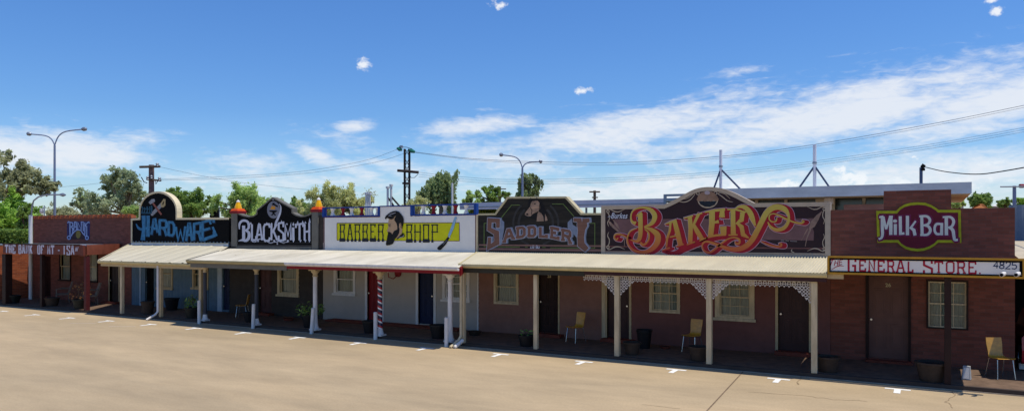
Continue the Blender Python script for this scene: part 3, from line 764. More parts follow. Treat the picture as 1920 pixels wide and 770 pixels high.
# ================================================================== MILK BAR / GENERAL STORE
mk = thing('general_store', ((X(1557) + X(1903)) / 2, YW, 0), 'red-brown brick general store with a raised square block on its parapet', 'building')
xa, xb = X(1557.3), X(1903)
w1 = (X(1737), X(1815.5), Z(1776, 616.5), 2.22); d1 = (X(1628), X(1703), FL + .08, 2.28)
wall_sheet(mk, BRICK, xa, xb, FL, 2.45, [w1, d1])
ztp = Z(1720, 391.5); zth = Z(1720, 356.5)
MB().prism([(xa, 2.45), (xb, 2.45), (xb, ztp), (X(1783.5), ztp), (X(1783.5), zth), (X(1657), zth), (X(1657), ztp), (xa, ztp)], YW, YW + .24).build('parapet', BRICK, mk)
window(mk, *w1, DKBROWN, .04, sashm=CREAM, cols=3, sill=False)
door(mk, *d1, mat('dusty_brown_door', (112, 78, 68), .5, .08, 3), DKBROWN, .06, number='26'); step(mk, d1[0] - .05, d1[1] + .1, .06)
rear(mk, BRICK, xa, xb, 2.95)
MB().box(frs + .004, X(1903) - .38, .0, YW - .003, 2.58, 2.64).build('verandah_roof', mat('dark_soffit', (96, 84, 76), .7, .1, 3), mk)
sq_post(mk, DKBROWN, 1777, .1, 2.58, .13)
mb = MB(); mb.box(X(1900), XR + .0, YW - .0, YW + .01, 0, .01)
# awning boxes/lights: cream block under the left end of sign
box_part('end_block', CREAMD, mk, X(1551, -.08), X(1581, -.08), -.05, .08, Z(1565, 522.5, -.08), Z(1565, 512, -.08))
# ------------------------------------------------------------------ parapet sign boards
def board(parent, outline, m, y0=YW - .012, y1=YW + .2, name='board'):
    pts = [(X(px), Z(px, py)) for px, py in outline]
    # y0 front
    mb = MB(); mb.prism(pts, y0, y1); return mb.build(name, m, parent)
def trim(parent, pts, m, w=.07, y0=YW - .04, y1=YW + .22, name='trim', closed=False):
    """frame bead following the outline, w metres wide, deeper than the board"""
    q = [Vector((X(px), Z(px, py))) for px, py in pts]; mb = MB(); n = len(q)
    nr = []
    for i in range(n):
        a = q[i - 1] if (i or closed) else q[i]; b = q[(i + 1) % n] if (i < n - 1 or closed) else q[i]
        d1 = (q[i] - a); d2 = (b - q[i]); d1 = d1.normalized() if d1.length > 1e-9 else d2.normalized(); d2 = d2.normalized() if d2.length > 1e-9 else d1
        t = (d1 + d2); t = t.normalized() if t.length > 1e-6 else d2; c = max(.4, t.dot(d2)); nr.append(Vector((t.y, -t.x)) * w / c)
    m_ = n if closed else n - 1
    for i in range(m_):
        a, b = q[i], q[(i + 1) % n]; c, d = a + nr[i], b + nr[(i + 1) % n]; a = a - nr[i] * .12; b = b - nr[(i + 1) % n] * .12
        mb.hexa([(a.x, y0, a.y), (c.x, y0, c.y), (c.x, y1, c.y), (a.x, y1, a.y), (b.x, y0, b.y), (d.x, y0, d.y), (d.x, y1, d.y), (b.x, y1, b.y)])
    return mb.build(name, m, parent, smooth=False)
def sign(px, py, label, name='shop_sign'): return thing(name, P(px, py), label, 'sign')

# ---- HARDWARE
hs = sign(338, 457, 'black hardware sign with tall rounded arch showing hammer and saw, blue lettering')
arch = [(262 + 35.5 - 35.5 * math.cos(t), 396 - 37 * math.sin(t)) for t in [math.pi * k / 20 for k in range(21)]]
outl = [(247, 458), (429.5, 459.5), (429.5, 408), (333, 408.5)] + arch[::-1] + [(262, 409), (247, 410)]
board(hs, outl, BLACK)
trim(hs, [(247, 456), (247, 410), (262, 409)] + arch + [(333, 408.5), (429.5, 408)], mat('cream_trim', (222, 206, 168), .5, .06, 5), .075)
box_part('bottom_trim', MATS['cream_trim'], hs, X(247), X(429), YW - .035, YW - .013, Z(330, 457.5), Z(330, 454.5))
HBL = mat('steel_blue_paint', (56, 122, 164), .55, .25, 5); TEAL = mat('dark_teal_paint', (30, 84, 108), .55, .25, 6); HSH = mat('navy_shadow_paint', (14, 26, 48), .6, .1, 4)
yb = YW - .012
def bl_letters(a, L, w, mi=0, grow=0, dx=0, dy=0, serif=0, skew=0):
    for ch, x0, x1, yt, ybt in L:
        yt0, yt1 = yt if isinstance(yt, tuple) else (yt, yt); b0, b1 = ybt if isinstance(ybt, tuple) else (ybt, ybt)
        glyph(a, ch, x0, x1, yt0, yt1, b0, b1, w, mi, serif, grow, dx, dy, skew=skew)
HL = [('A', 282, 360, (400, 385), (575, 550)), ('R', 372, 470, (402, 405), (580, 590)), ('D', 482, 560, (425, 428), (575, 590)), ('W', 575, 695, (480, 475), (640, 655)),
      ('A', 700, 775, (445, 440), (650, 650)), ('R', 785, 885, (450, 430), (640, 650)), ('E', 885, 1040, (430, 385), (640, 585))]
a = Art(yb, .004, 240, 350, 6.415)
bl_letters(a, HL, 30, 0, grow=12, dx=5, dy=5)
a.build('letter_shadow', HSH, hs)
a = Art(yb, .010, 240, 350, 6.415)
a.stroke([(190, 345), (195, 500), (180, 640)], [50, 42, 55]); a.stroke([(245, 345), (245, 480), (240, 600)], [42, 40, 46])
a.stroke([(100, 445), (125, 490), (160, 510), (210, 500), (275, 480)], [10, 26, 30, 30, 12], smooth=True)
bl_letters(a, HL, 30)
a.stroke([(935, 420), (975, 385), (1000, 450)], 26); a.stroke([(1020, 480), (1062, 580), (900, 650)], [26, 30, 20])
a.build('lettering', HBL, hs)
a = Art(yb, .010, 240, 350, 6.415)
for x in (172, 200, 232, 262, 285): a.stroke([(x, 225 + (x % 3) * 12), (x + 6, 270), (x - 4, 322)], [20, 12, 18])
a.stroke([(165, 315), (285, 318)], 14); a.stroke([(170, 262), (285, 270)], 10)
a.build('small_lettering', TEAL, hs)
a = Art(yb, .010, 240, 350, 6.415)
a.poly([(280, 345), (275, 320), (400, 190), (440, 215), (300, 348)], 0); a.poly([(395, 200), (430, 145), (455, 150), (452, 225), (425, 250), (398, 240)], 1)
a.stroke([(420, 215), (432, 180)], 14, 3)
a.stroke([(290, 180), (405, 335)], 22, 2); a.poly([(250, 185), (285, 150), (320, 145), (330, 175), (300, 195), (270, 212)], 0)
a.build('hammer_and_saw', [mat('tool_steel_paint', (150, 152, 156), .5, .2, 8), mat('saw_handle_paint', (176, 156, 112), .6, .1, 8), mat('hammer_handle_paint', (142, 84, 72), .6, .1, 8), BLACK], hs)

# ---- BLACKSMITH
ks = sign(514, 462, 'black blacksmith sign with pointed top, silver blackletter and anvil emblem')
ko = [(444, 463), (585, 466), (585, 399), (580, 401.5), (573, 404), (565, 404.8), (556, 402.5), (549, 398), (549, 390), (512, 369.5), (482, 393.5), (482, 400), (476, 404), (467, 405.5), (457, 403.5), (450, 401), (444, 398.5)]
board(ks, ko, BLACK)
trim(ks, ko[2:][::-1], GREY, .045, YW - .03, YW + .23)
mb = MB()
box_part('bottom_trim', GREY, ks, X(444), X(585), YW - .04, YW - .013, Z(514, 465.5), Z(514, 461.5))
SILV = mat('silver_paint', (198, 200, 212), .5, .08, 8); SILD = mat('grey_paint', (124, 126, 136), .55, .08, 8)
a = Art(yb, .004, 430, 350, 5.92)
KL = [('L', 240, 300, 415, 590), ('A', 300, 368, (430, 415), 592), ('C', 382, 455, (420, 412), 598), ('K', 462, 535, 412, 592), ('S', 545, 605, (405, 395), (595, 592)),
      ('M', 615, 690, (425, 410), (595, 590)), ('T', 738, 822, (420, 408), (598, 592)), ('H', 830, 895, (412, 398), 595)]
def smith(a, mi, g, dx, dy):
    a.stroke([(160, 430), (160, 585)], 34, mi, grow=g, dx=dx, dy=dy)
    a.stroke([(112, 470), (115, 410), (150, 375), (200, 385), (218, 430), (205, 470), (165, 480)], [10, 24, 26, 26, 28, 22, 10], mi, True, grow=g, dx=dx, dy=dy)
    a.stroke([(165, 480), (215, 505), (218, 560), (190, 595), (145, 590), (100, 600)], [10, 30, 34, 30, 24, 4], mi, True, grow=g, dx=dx, dy=dy)
    for ch, x0, x1, yt, b in KL:
        yt0, yt1 = yt if isinstance(yt, tuple) else (yt, yt); b0, b1 = b if isinstance(b, tuple) else (b, b)
        glyph(a, ch, x0, x1, yt0, yt1, b0, b1, 21, mi, 0, g, dx, dy)
    a.stroke([(710, 450), (712, 590)], 26, mi, grow=g, dx=dx, dy=dy); a.poly([(700 + dx, 420 + dy), (712 + dx, 392 + dy), (724 + dx, 420 + dy), (712 + dx, 436 + dy)], mi)
    for x, y, hh in ((240, 415, -25), (330, 420, -25), (418, 412, -20), (470, 412, -15), (580, 400, -30), (640, 420, -18), (760, 410, -35), (815, 408, -35), (845, 405, -25), (893, 398, -55)):
        a.poly([(x - 12 + dx, y + dy), (x + dx, y + hh + dy), (x + 12 + dx, y + dy)], mi)
    for x in (170, 260, 320, 400, 500, 650, 712, 790, 845, 890): a.poly([(x - 13 + dx, 590 + dy), (x + dx, 618 + dy), (x + 13 + dx, 590 + dy)], mi)
    a.stroke([(250, 600), (285, 612), (330, 580), (400, 590), (450, 620), (520, 612), (540, 640)], [6, 14, 10, 12, 14, 12, 4], mi, True, grow=g * .5, dx=dx, dy=dy)
    a.stroke([(530, 640), (545, 600), (600, 620), (665, 605)], [4, 12, 14, 6], mi, True, dx=dx, dy=dy)
smith(a, 0, 0, 0, 0)
a.stroke([(488, 500), (508, 450), (518, 400), (545, 340), (568, 280), (572, 220), (552, 185)], [12, 20, 24, 24, 18, 12, 4], 0, True)
a.build('lettering', SILV, ks)
a = Art(yb, .004, 430, 350, 5.92); a.ell(492, 255, 72, 96, 0, 32); a.poly([(487, 125), (500, 140), (487, 155), (474, 140)], 0)
a.build('emblem_disc', SILD, ks)
a = Art(yb, .010, 430, 350, 5.92)
a.poly([(440, 262), (535, 262), (520, 282), (505, 284), (503, 296), (522, 318), (505, 318), (492, 304), (480, 318), (464, 318), (482, 296), (478, 282), (455, 278)], 0)
a.stroke([(488, 190), (540, 220)], 16, 0); a.poly([(478, 205), (480, 180), (505, 178), (500, 196)], 0)
a.poly([(455, 250), (478, 205), (490, 225), (508, 210), (515, 250)], 1)
a.build('anvil_emblem', [BLACK, mat('ember_orange_paint', (214, 146, 44), .6, .15, 10)], ks)
# pillars
YEL = mat('amber_glaze', (240, 176, 20), .35, .08, 6); ORA = mat('orange_paint', (222, 84, 24), .45, .08, 6)
def pillar(parent, pxl, pxr, pytop, pyb, lab):
    xl, xr = X(pxl, YW - .06), X(pxr, YW - .06); z0, z1 = Z(pxl, pyb, YW - .06), Z(pxl, pytop, YW - .06); mb = MB()
    y0, y1 = YW - .06, YW + .36; mb.box(xl, xr, y0, y1, z0, z1); pl = mb.build('pillar', GREY, parent, label=lab)
    cx, cy = (xl + xr) / 2, (y0 + y1) / 2; hw_ = (xr - xl) / 2
    def fr(mb, h0, h1, za, zb_):
        mb.hexa([(cx - h0, cy - h0, za), (cx + h0, cy - h0, za), (cx + h0, cy + h0, za), (cx - h0, cy + h0, za), (cx - h1, cy - h1, zb_), (cx + h1, cy - h1, zb_), (cx + h1, cy + h1, zb_), (cx - h1, cy + h1, zb_)])
    h = hw_ * 1.42
    mb = MB(); fr(mb, h, h, z1 + .002, z1 + .1); mb.build('cap_base', RED, pl, bevel=.006)
    mb = MB(); fr(mb, h * .94, h * .7, z1 + .102, z1 + .2); mb.build('cap_tier', ORA, pl, bevel=.006)
    mb = MB(); mb.lathe((cx, cy, z1 + .202), [(h * .66, 0), (h * .56, .1), (h * .4, .2), (h * .3, .27)], 8); mb.build('cap_lantern', YEL, pl, smooth=False)
    mb = MB(); mb.lathe((cx, cy, z1 + .473), [(h * .32, 0), (h * .26, .05), (h * .02, .1)], 14); mb.build('cap_tip', WHITE, pl)
pillar(bs, 433.5, 444, 400, 462, 'left pillar'); pillar(bs, 584.5, 596, 397.5, 467, 'right pillar')
box_part('side_panel', CHAR, bs, X(596.5), X(605.5), YW - .0, YW + .15, Z(600, 469), Z(600, 403.5))
box_part('panel_trim', GREY, bs, X(596.5), X(598), YW - .03, YW - .002, Z(600, 467), Z(600, 404.5))

# ---- BARBER
rs = sign(750, 468, 'white barber shop sign with yellow band, bearded head, razor and red, white and blue balustrade')
bo = [(607, 470), (893, 474), (893, 402.5), (770, 405.5), (770, 387), (713, 387.5), (713, 406.5), (607, 407.5)]
board(rs, bo, SIGNWHITE)
a = Art(yb, .004)
for st in ([(607.8, 469), (607.8, 407), (712, 406), (712, 386.7), (770.8, 386), (770.8, 404.2), (892, 402.3), (892, 473)],): a.stroke(st, 1.8)
a.build('red_border', DKRED, rs)
YB = mat('mustard_yellow_paint', (208, 204, 20), .5, .06, 3)
a = Art(yb, .004, 600, 370, 6.4); a.poly([(205, 308), (1672, 303), (1674, 522), (205, 512)]); a.build('yellow_band', YB, rs)
a = Art(yb, .008, 600, 370, 6.4); a.stroke([(205, 308), (1672, 303), (1674, 522), (205, 512), (205, 308)], 6); a.build('band_outline', DKRED, rs)
INK = mat('blue_black_paint', (28, 34, 46), .5, .06, 6)
a = Art(yb, .012, 600, 370, 6.4)
def blet(ch, x0, x1, yt, ybm):
    segs = {'B': ('LRtmbW'), 'A': ('AmFF'), 'R': 'LRtmFF', 'G': 'LtbWg', 'S': 'LRtmbW', 'H': 'LRmFF', 'O': 'LRtbW', 'P': 'LqtmF1'}[ch]
    ym = yt + (ybm - yt) * .42; fb = ybm - 36; W_ = 12
    if 'L' in segs: a.stroke([(x0 + 10, yt), (x0 + 10, fb)], W_)
    if 'R' in segs:
        if ch in 'BRS': a.stroke([(x1 - 12, yt), (x1 - 9, (yt + ym) / 2), (x1 - 18, ym), (x1 - 9, (ym + fb) / 2), (x1 - 11, fb)], W_)
        else: a.stroke([(x1 - 10, yt), (x1 - 10, fb)], W_)
    if 'q' in segs: a.stroke([(x1 - 10, yt), (x1 - 10, ym)], W_)
    if 't' in segs: a.stroke([(x0 - 2, yt + 5), (x1 + 2, yt + 5)], 14)
    if 'm' in segs and ch != 'A': a.stroke([(x0 - 2, ym), (x1 + (2 if ch in 'HP' else -14), ym)], 11)
    if 'b' in segs: a.stroke([(x0, fb), (x1, fb)], 12)
    if 'W' in segs: a.poly([(x0 - 2, fb), (x1 + 4, fb), (x1 + 4, ybm), (x0 - 2, ybm)])
    if ch == 'A':
        mx = (x0 + x1) / 2; a.stroke([(mx - 3, yt), (x0 + 10, fb)], W_); a.stroke([(mx + 3, yt), (x1 - 10, fb)], W_); a.stroke([(x0 + 20, ym + 30), (x1 - 20, ym + 30)], 8); a.stroke([(mx - 14, yt + 4), (mx + 14, yt + 4)], 12)
    if 'FF' in segs or 'F1' in segs:
        a.poly([(x0, fb), (x0 + 22, fb), (x0 + 25, ybm), (x0 - 3, ybm)])
        if 'FF' in segs: a.poly([(x1 - 22, fb), (x1, fb), (x1 + 3, ybm), (x1 - 25, ybm)])
    if ch == 'G': a.stroke([(x1 - 10, yt), (x1 - 10, yt + 34)], W_); a.stroke([(x0 + 8, ym), (x0 + 46, ym)], 13); a.stroke([(x1 - 10, fb - 34), (x1 - 10, fb)], W_)
    for yy in (ym - 25, ym + 25):
        if 'L' in segs: a.ell(x0 + 10, yy, 8, 6, n=8)
for ch, x0, x1 in (('B', 238, 303), ('A', 325, 398), ('R', 416, 487), ('B', 510, 578), ('G', 603, 672), ('R', 696, 768)): blet(ch, x0, x1, 322, 530)
a.build('lettering', INK, rs); a = Art(yb, .012, 600, 370, 6.4)
for ch, x0, x1 in (('S', 1036, 1110), ('H', 1132, 1214), ('O', 1236, 1314), ('P', 1340, 1418)): blet(ch, x0, x1, 324, 540)
a.build('lettering', INK, rs)
SKIN = mat('tan_skin_paint', (186, 152, 118), .6, .05, 6); HAIR = mat('soft_black_paint', (20, 19, 20), .55, .1, 8)
a = Art(yb, .020, 700, 385, 9.62)   # head
a.poly([(285, 240), (430, 180), (500, 300), (530, 420), (520, 500), (430, 600), (400, 560), (270, 490), (262, 470), (248, 460), (278, 400), (270, 350)], 0)
a.build('painted_head', SKIN, rs)
a = Art(yb, .026, 700, 385, 9.62)
a.poly([(215, 215), (235, 185), (290, 140), (360, 105), (420, 98), (470, 115), (505, 155), (540, 200), (558, 260), (550, 330), (530, 415), (515, 415), (520, 350), (500, 315), (475, 325), (468, 380), (480, 440), (475, 490), (440, 560), (400, 600), (360, 690), (300, 715), (245, 720), (232, 690), (250, 620), (262, 540), (275, 500), (262, 480), (290, 472), (330, 490), (350, 520), (380, 460), (440, 430), (440, 380), (425, 320), (385, 265), (395, 215), (430, 185), (390, 200), (370, 240), (330, 252), (290, 240), (262, 225), (240, 235), (240, 258), (222, 240)], 0)
a.stroke([(272, 345), (320, 345)], 12); a.stroke([(285, 372), (322, 378)], 10)
a.poly([(425, 600), (545, 490), (575, 550), (560, 570), (500, 580), (430, 612)], 0)
a.stroke([(492, 330), (510, 345), (500, 400)], 6)
a.build('painted_hair_and_beard', HAIR, rs)
a = Art(yb, .032, 700, 385, 9.62); a.stroke([(300, 165), (350, 150), (410, 130)], 7, smooth=True); a.stroke([(280, 182), (335, 186)], 5); a.stroke([(470, 580), (540, 560), (560, 535)], 7, smooth=True)
a.build('hair_highlights', SILV, rs)
a = Art(yb, .020, 600, 370, 6.4)
a.stroke([(1628, 250), (1590, 370), (1550, 465)], [26, 34, 26], 0); a.ell(1630, 250, 12, 20, 0); a.stroke([(1552, 470), (1500, 550), (1440, 605)], [22, 38, 50], 1); a.ell(1438, 608, 27, 22, 1); a.stroke([(1545, 470), (1570, 482)], 9, 2); a.stroke([(1530, 510), (1480, 565)], 5, 3)
a.build('painted_razor', [mat('razor_blue_paint', (140, 178, 204), .4, .08, 5), HAIR, SILV, SILD], rs)
# balustrade
bal = [('left', 605, 713, 387.5, 406, [(622.5, 0), (642, 1), (658, 0), (677, 1), (695.5, 0), (706.5, 0)]), ('right', 770, 894, 382.5, 403.5, [(792.5, 0), (812, 1), (833, 0), (853, 1), (873, 0)])]
for nm, x0, x1, yt, yb_, bl_ in bal:
    zt_, zb_ = Z((x0 + x1) / 2, yt), Z((x0 + x1) / 2, yb_); xl, xr = X(x0), X(x1); y0, y1 = YW - .03, YW + .11
    mb = MB(); mb.box(xl, xr, y0, y1, zt_ - .045, zt_ + .0); mb.box(xl, xr, y0, y1, zb_, zb_ + .05)
    mb.box(xl, xl + .1, y0, y1, zb_ + .05, zt_ - .045); mb.box(xr - .1, xr, y0, y1, zb_ + .05, zt_ - .045)
    mb.build('balustrade_rail', BLUE, rs)
    for px, c in bl_:
        cx = X(px); hh = zt_ - .045 - zb_ - .05; mb = MB(); r = .085
        mb.lathe((cx, YW + .04, zb_ + .051), [(r, 0), (r, .04), (r * .72, .07), (r * .62, hh * .35), (r * .66, hh * .6), (r * .8, hh * .8), (r * 1.05, hh - .035), (r * 1.05, hh - .002)], 16)
        mb.build('baluster', RED if c else WHITE, rs)
mb = MB(); mb.box(X(713), X(770), YW - .03, YW + .16, Z(741, 387), Z(741, 385)); mb.build('top_rail', BLUE, rs)
box_part('end_post', CREAM, rs, X(893.3), X(896.5), YW - .03, YW + .25, Z(895, 474), Z(895, 402))

# ---- SADDLERY
ss = sign(1012, 476, 'dark saddlery sign with raised flat-topped centre, painted horse head and brown slab letters')
so = [(897.5, 476), (1127.5, 480), (1127.5, 399.5), (1090.5, 399.5), (1062, 368.5), (952, 369), (929, 400), (897.5, 400.5)]
DKG = mat('dark_olive_boards', (34, 31, 27), .55, .35, 1.2, col2=(44, 39, 33), stretch=(.4, 1, 7))
pts = [(X(px), Z(px, py)) for px, py in so]
board(ss, so, DKG)
TR2 = mat('sand_trim', (196, 182, 142), .5, .06, 5)
trim(ss, [(897.5, 400.5), (929, 400), (952, 369), (1062, 368.5), (1090.5, 399.5), (1127.5, 399.5)], TR2, .055, YW - .035, YW + .22)
GRN = mat('green_line_paint', (122, 148, 78), .6, .1, 6)
for st in ([(300, 340), (410, 203), (505, 203)], [(860, 192), (985, 192), (1105, 330)], [(145, 405), (105, 405), (105, 662), (500, 668)], [(560, 668), (590, 668)], [(750, 672), (790, 672)], [(840, 676), (1335, 680), (1335, 405), (1280, 405)]): a = Art(yb, .004, 890, 350, 5.924); a.stroke(st, 5); a.build('green_pinstripe', GRN, ss)
RNG = mat('dull_ring_paint', (60, 58, 58), .6, .2, 4)
a = Art(yb, .0035, 890, 350, 5.924)
for r, w in ((250, 22), (190, 26)):
    a.stroke([(680 + r * math.cos(t) * 1.0, 400 + r * math.sin(t)) for t in [math.pi * (-.28 + .68 * k / 14) for k in range(15)]], w); a.stroke([(680 + r * math.cos(t), 400 + r * math.sin(t)) for t in [math.pi * (.6 + .68 * k / 14) for k in range(15)]], w)
a.build('ring_pattern', RNG, ss)
SL = [('S', 155, 290, (355, 352), (690, 635)), ('A', 318, 445, (475, 452), (625, 585)), ('D', 460, 572, (445, 435), (578, 562)), ('D', 588, 688, (435, 432), (560, 560)), ('L', 703, 815, (430, 436), (562, 568)),
      ('E', 840, 945, (438, 455), (572, 590)), ('R', 960, 1082, (462, 482), (598, 640)), ('Y', 1092, 1280, (352, 352), (650, 720))]
OUTL = mat('pale_lilac_outline', (186, 190, 208), .55, .06, 6); BRN = mat('saddle_brown_paint', (124, 88, 74), .55, .12, 2.5, stretch=(.5, 1, 6)); SHD = mat('steel_shadow_paint', (128, 138, 158), .55, .1, 6)
def sad(a, mi, g, dx=0, dy=0):
    for ch, x0, x1, yt, b in SL:
        big = ch in 'SY'; w = 46 if big else 33
        if ch == 'Y':
            a.stroke([(1100, 365), (1165, 370), (1170, 420), (1190, 480), (1180, 560), (1185, 640), (1250, 700)], [40, 50, 60, 80, 76, 80, 60], mi, grow=g, dx=dx, dy=dy)
            a.stroke([(1280, 370), (1225, 375), (1225, 430), (1195, 490)], [44, 52, 60, 50], mi, grow=g, dx=dx, dy=dy); continue
        if ch == 'S':
            a.stroke([(262, 455), (262, 375), (170, 370), (165, 470), (245, 510), (250, 620), (160, 670), (168, 560)], [40, 46, 50, 46, 60, 60, 46, 36], mi, grow=g, dx=dx, dy=dy); continue
        glyph(a, ch, x0 + 12, x1 - 12, yt[0] + 14, yt[1] + 14, b[0] - 14, b[1] - 14, w, mi, 0 if ch in 'L' else 46, g, dx, dy, sw=26)
a = Art(yb, .009, 890, 350, 5.924); sad(a, 0, 12, 14, -2); a.poly([(285, 350), (330, 390), (330, 460), (300, 640), (270, 560), (240, 460), (285, 450)]); a.poly([(1080, 350), (1035, 395), (1035, 455), (1150, 580), (1160, 460), (1090, 420)]); a.build('letter_shadow', SHD, ss)
a = Art(yb, .015, 890, 350, 5.924); sad(a, 0, 9); a.build('letter_outline', OUTL, ss)
a = Art(yb, .021, 890, 350, 5.924); sad(a, 0, 0); a.build('lettering', BRN, ss)
a = Art(yb, .009, 890, 350, 5.924)
def old(ch, x0, x1, y0=650, y1=682): glyph(a, ch, x0, x1, y0, y0, y1, y1, 6)
a.stroke([(626, 650), (626, 682)], 7); a.stroke([(617, 656), (626, 650)], 5); a.stroke([(616, 682), (637, 682)], 5); old('8', 643, 660); a.stroke([(666, 664), (676, 664)], 5); old('8', 682, 699); old('O', 704, 720, 658, 682)
a.build('date_lettering', SILV, ss)
HRS = mat('horse_tan_paint', (160, 132, 112), .6, .25, 5); HRD = mat('horse_dark_paint', (26, 24, 26), .6, .1, 5); HRB = mat('bridle_tan_paint', (196, 156, 126), .6, .1, 5)
a = Art(yb, .009, 890, 350, 5.924)
a.poly([(600, 155), (625, 115), (640, 140), (690, 110), (700, 140), (745, 150), (770, 220), (800, 290), (815, 370), (760, 385), (700, 380), (610, 340), (590, 230)], 1)
a.build('horse_mane', [HRS, HRD], ss)
a = Art(yb, .015, 890, 350, 5.924)
a.poly([(640, 160), (700, 150), (728, 185), (730, 240), (712, 270), (650, 300), (620, 330), (585, 340), (560, 325), (560, 295), (590, 255), (620, 215), (628, 180)], 0)
a.poly([(712, 275), (740, 290), (765, 330), (770, 382), (690, 384), (695, 340), (700, 300)], 0); a.poly([(785, 300), (805, 340), (812, 375), (782, 380)], 0)
a.build('horse_head', HRS, ss)
a = Art(yb, .021, 890, 350, 5.924)
a.stroke([(612, 232), (720, 228)], 9, 0); a.stroke([(612, 215), (640, 262), (632, 310)], 6, 1); a.stroke([(728, 180), (720, 255)], 7, 1); a.ell(588, 305, 12, 9, 1); a.stroke([(556, 318), (590, 338), (620, 335)], 14, 1); a.ell(672, 190, 9, 6, 1); a.poly([(622, 112), (640, 150), (626, 165)], 1); a.poly([(690, 108), (706, 150), (690, 158)], 1)
a.build('bridle', [HRB, HRD], ss)

# ---- BAKERY
ks2 = sign(1340, 478, 'maroon bakery sign with curved top, gold and red swash lettering and a pie', 'shop_sign')
curve = catmull([(1245, 384.5), (1262, 377), (1282, 366), (1298, 357.5), (1312, 353), (1327, 351.3), (1342, 352), (1358, 355), (1376, 362), (1394, 371), (1414, 381.5)], 3)
ko2 = [(1128.5, 477), (1556.5, 482), (1556.5, 379.5)] + curve[::-1] + [(1128.5, 386.5)]
MARO = mat('deep_maroon_paint', (48, 30, 35), .5, .08, 2); board(ks2, ko2, MARO, YW - .02)
yb3 = YW - .02
FRT = mat('stone_beige_trim', (182, 164, 142), .55, .06, 5)
trim(ks2, [(1128.5, 386.5)] + curve + [(1556.5, 379.5)], FRT, .1, YW - .0345, YW + .24)
trim(ks2, [(1128.6, 478), (1128.6, 387)], FRT, .12, YW - .034, YW + .2, name='side_trim'); trim(ks2, [(1556.4, 380), (1556.4, 482)], FRT, .12, YW - .034, YW + .2, name='side_trim')
a = Art(yb3, .004); a.poly([(1134, 470.5), (1551, 474.5), (1551, 482), (1134, 478)]); a.build('bottom_trim', FRT, ks2)
BAND = mat('dusty_rose_paint', (116, 84, 84), .55, .1, 3)
a = Art(yb3, .004, 1140, 345, 5.5); a.poly([(60, 360), (1430, 358), (1430, 575), (180, 575), (150, 540), (60, 440)]); a.build('rose_band', BAND, ks2)
a = Art(yb3, .004, 1300, 345, 5.5); a.poly([(552, 358), (1240, 352), (1215, 420), (1245, 490), (1240, 580), (552, 570)]); a.build('rose_band', BAND, ks2)
# ornament
a = Art(yb3, .008, 1140, 345, 5.5)
def orn(a, sx, x0, y0, fy):
    f = lambda pts: [(x0 + sx * p[0], y0 + fy * p[1]) for p in pts]
    a.stroke(f([(10, 30), (30, 10), (55, 14), (95, 34), (140, 36), (200, 10)]), [6, 10, 8, 10, 8, 3], smooth=True)
    a.stroke(f([(12, 40), (34, 62), (40, 110), (22, 150), (34, 190)]), [6, 9, 8, 8, 3], smooth=True)
    a.stroke([(x0 + sx * (26 + 13 * math.cos(t)), y0 + fy * (34 + 13 * math.sin(t))) for t in [k * .7 for k in range(10)]], 8)
orn(a, 1, -25, 248, 1); a.build('scroll_ornament', FRT, ks2); a = Art(yb3, .008, 1140, 345, 5.5); orn(a, 1, -25, 682, -1); a.build('scroll_ornament', FRT, ks2); a = Art(yb3, .008, 1140, 345, 5.5)
a.stroke([(728, 178), (790, 185), (850, 160), (900, 100)], [3, 9, 9, 5], smooth=True); a.stroke([(760, 160), (830, 140), (890, 92)], [3, 6, 4], smooth=True)
a.build('scroll_ornament', FRT, ks2); a = Art(yb3, .008, 1140, 345, 5.5); a.stroke([(1120, 90), (1180, 130), (1230, 170), (1290, 186)], [5, 9, 8, 3], smooth=True); a.stroke([(1140, 90), (1200, 100), (1260, 150)], [4, 6, 3], smooth=True)
a.stroke([(928 + 15 * math.cos(t), 95 + 15 * math.sin(t)) for t in [k * .7 for k in range(10)]], 7); a.stroke([(1110 + 15 * math.cos(t), 92 + 15 * math.sin(t)) for t in [k * .7 for k in range(10)]], 7)
a.build('scroll_ornament', FRT, ks2)
a = Art(yb3, .008, 1300, 345, 5.5); orn(a, -1, 1375, 222, 1); a.build('scroll_ornament', FRT, ks2); a = Art(yb3, .008, 1300, 345, 5.5); orn(a, -1, 1375, 700, -1); a.build('scroll_ornament', FRT, ks2); a = Art(yb3, .008, 1300, 345, 5.5); a.stroke([(1040, 705), (1012, 690), (1020, 668)], [7, 9, 4], smooth=True); a.build('scroll_ornament', FRT, ks2)
WHT = mat('wheat_paint', (150, 122, 108), .6, .2, 5)
a = Art(yb3, .009, 1140, 345, 5.5); a.poly([(0, 370), (30, 390), (75, 440), (125, 490), (100, 490), (50, 450), (20, 420)]); a.poly([(40, 350), (100, 410), (125, 470), (90, 440)]); a.stroke([(125, 490), (170, 560), (172, 640)], [6, 8, 6]); a.build('wheat_ear', WHT, ks2)
a = Art(yb3, .009, 1300, 345, 5.5); a.poly([(1330, 275), (1290, 370), (1250, 440), (1190, 470), (1210, 390), (1270, 320)]); a.stroke([(1210, 460), (1170, 560), (1155, 640)], [20, 10, 6]); a.stroke([(1180, 460), (1115, 580)], [12, 4]); a.build('wheat_ear', WHT, ks2)
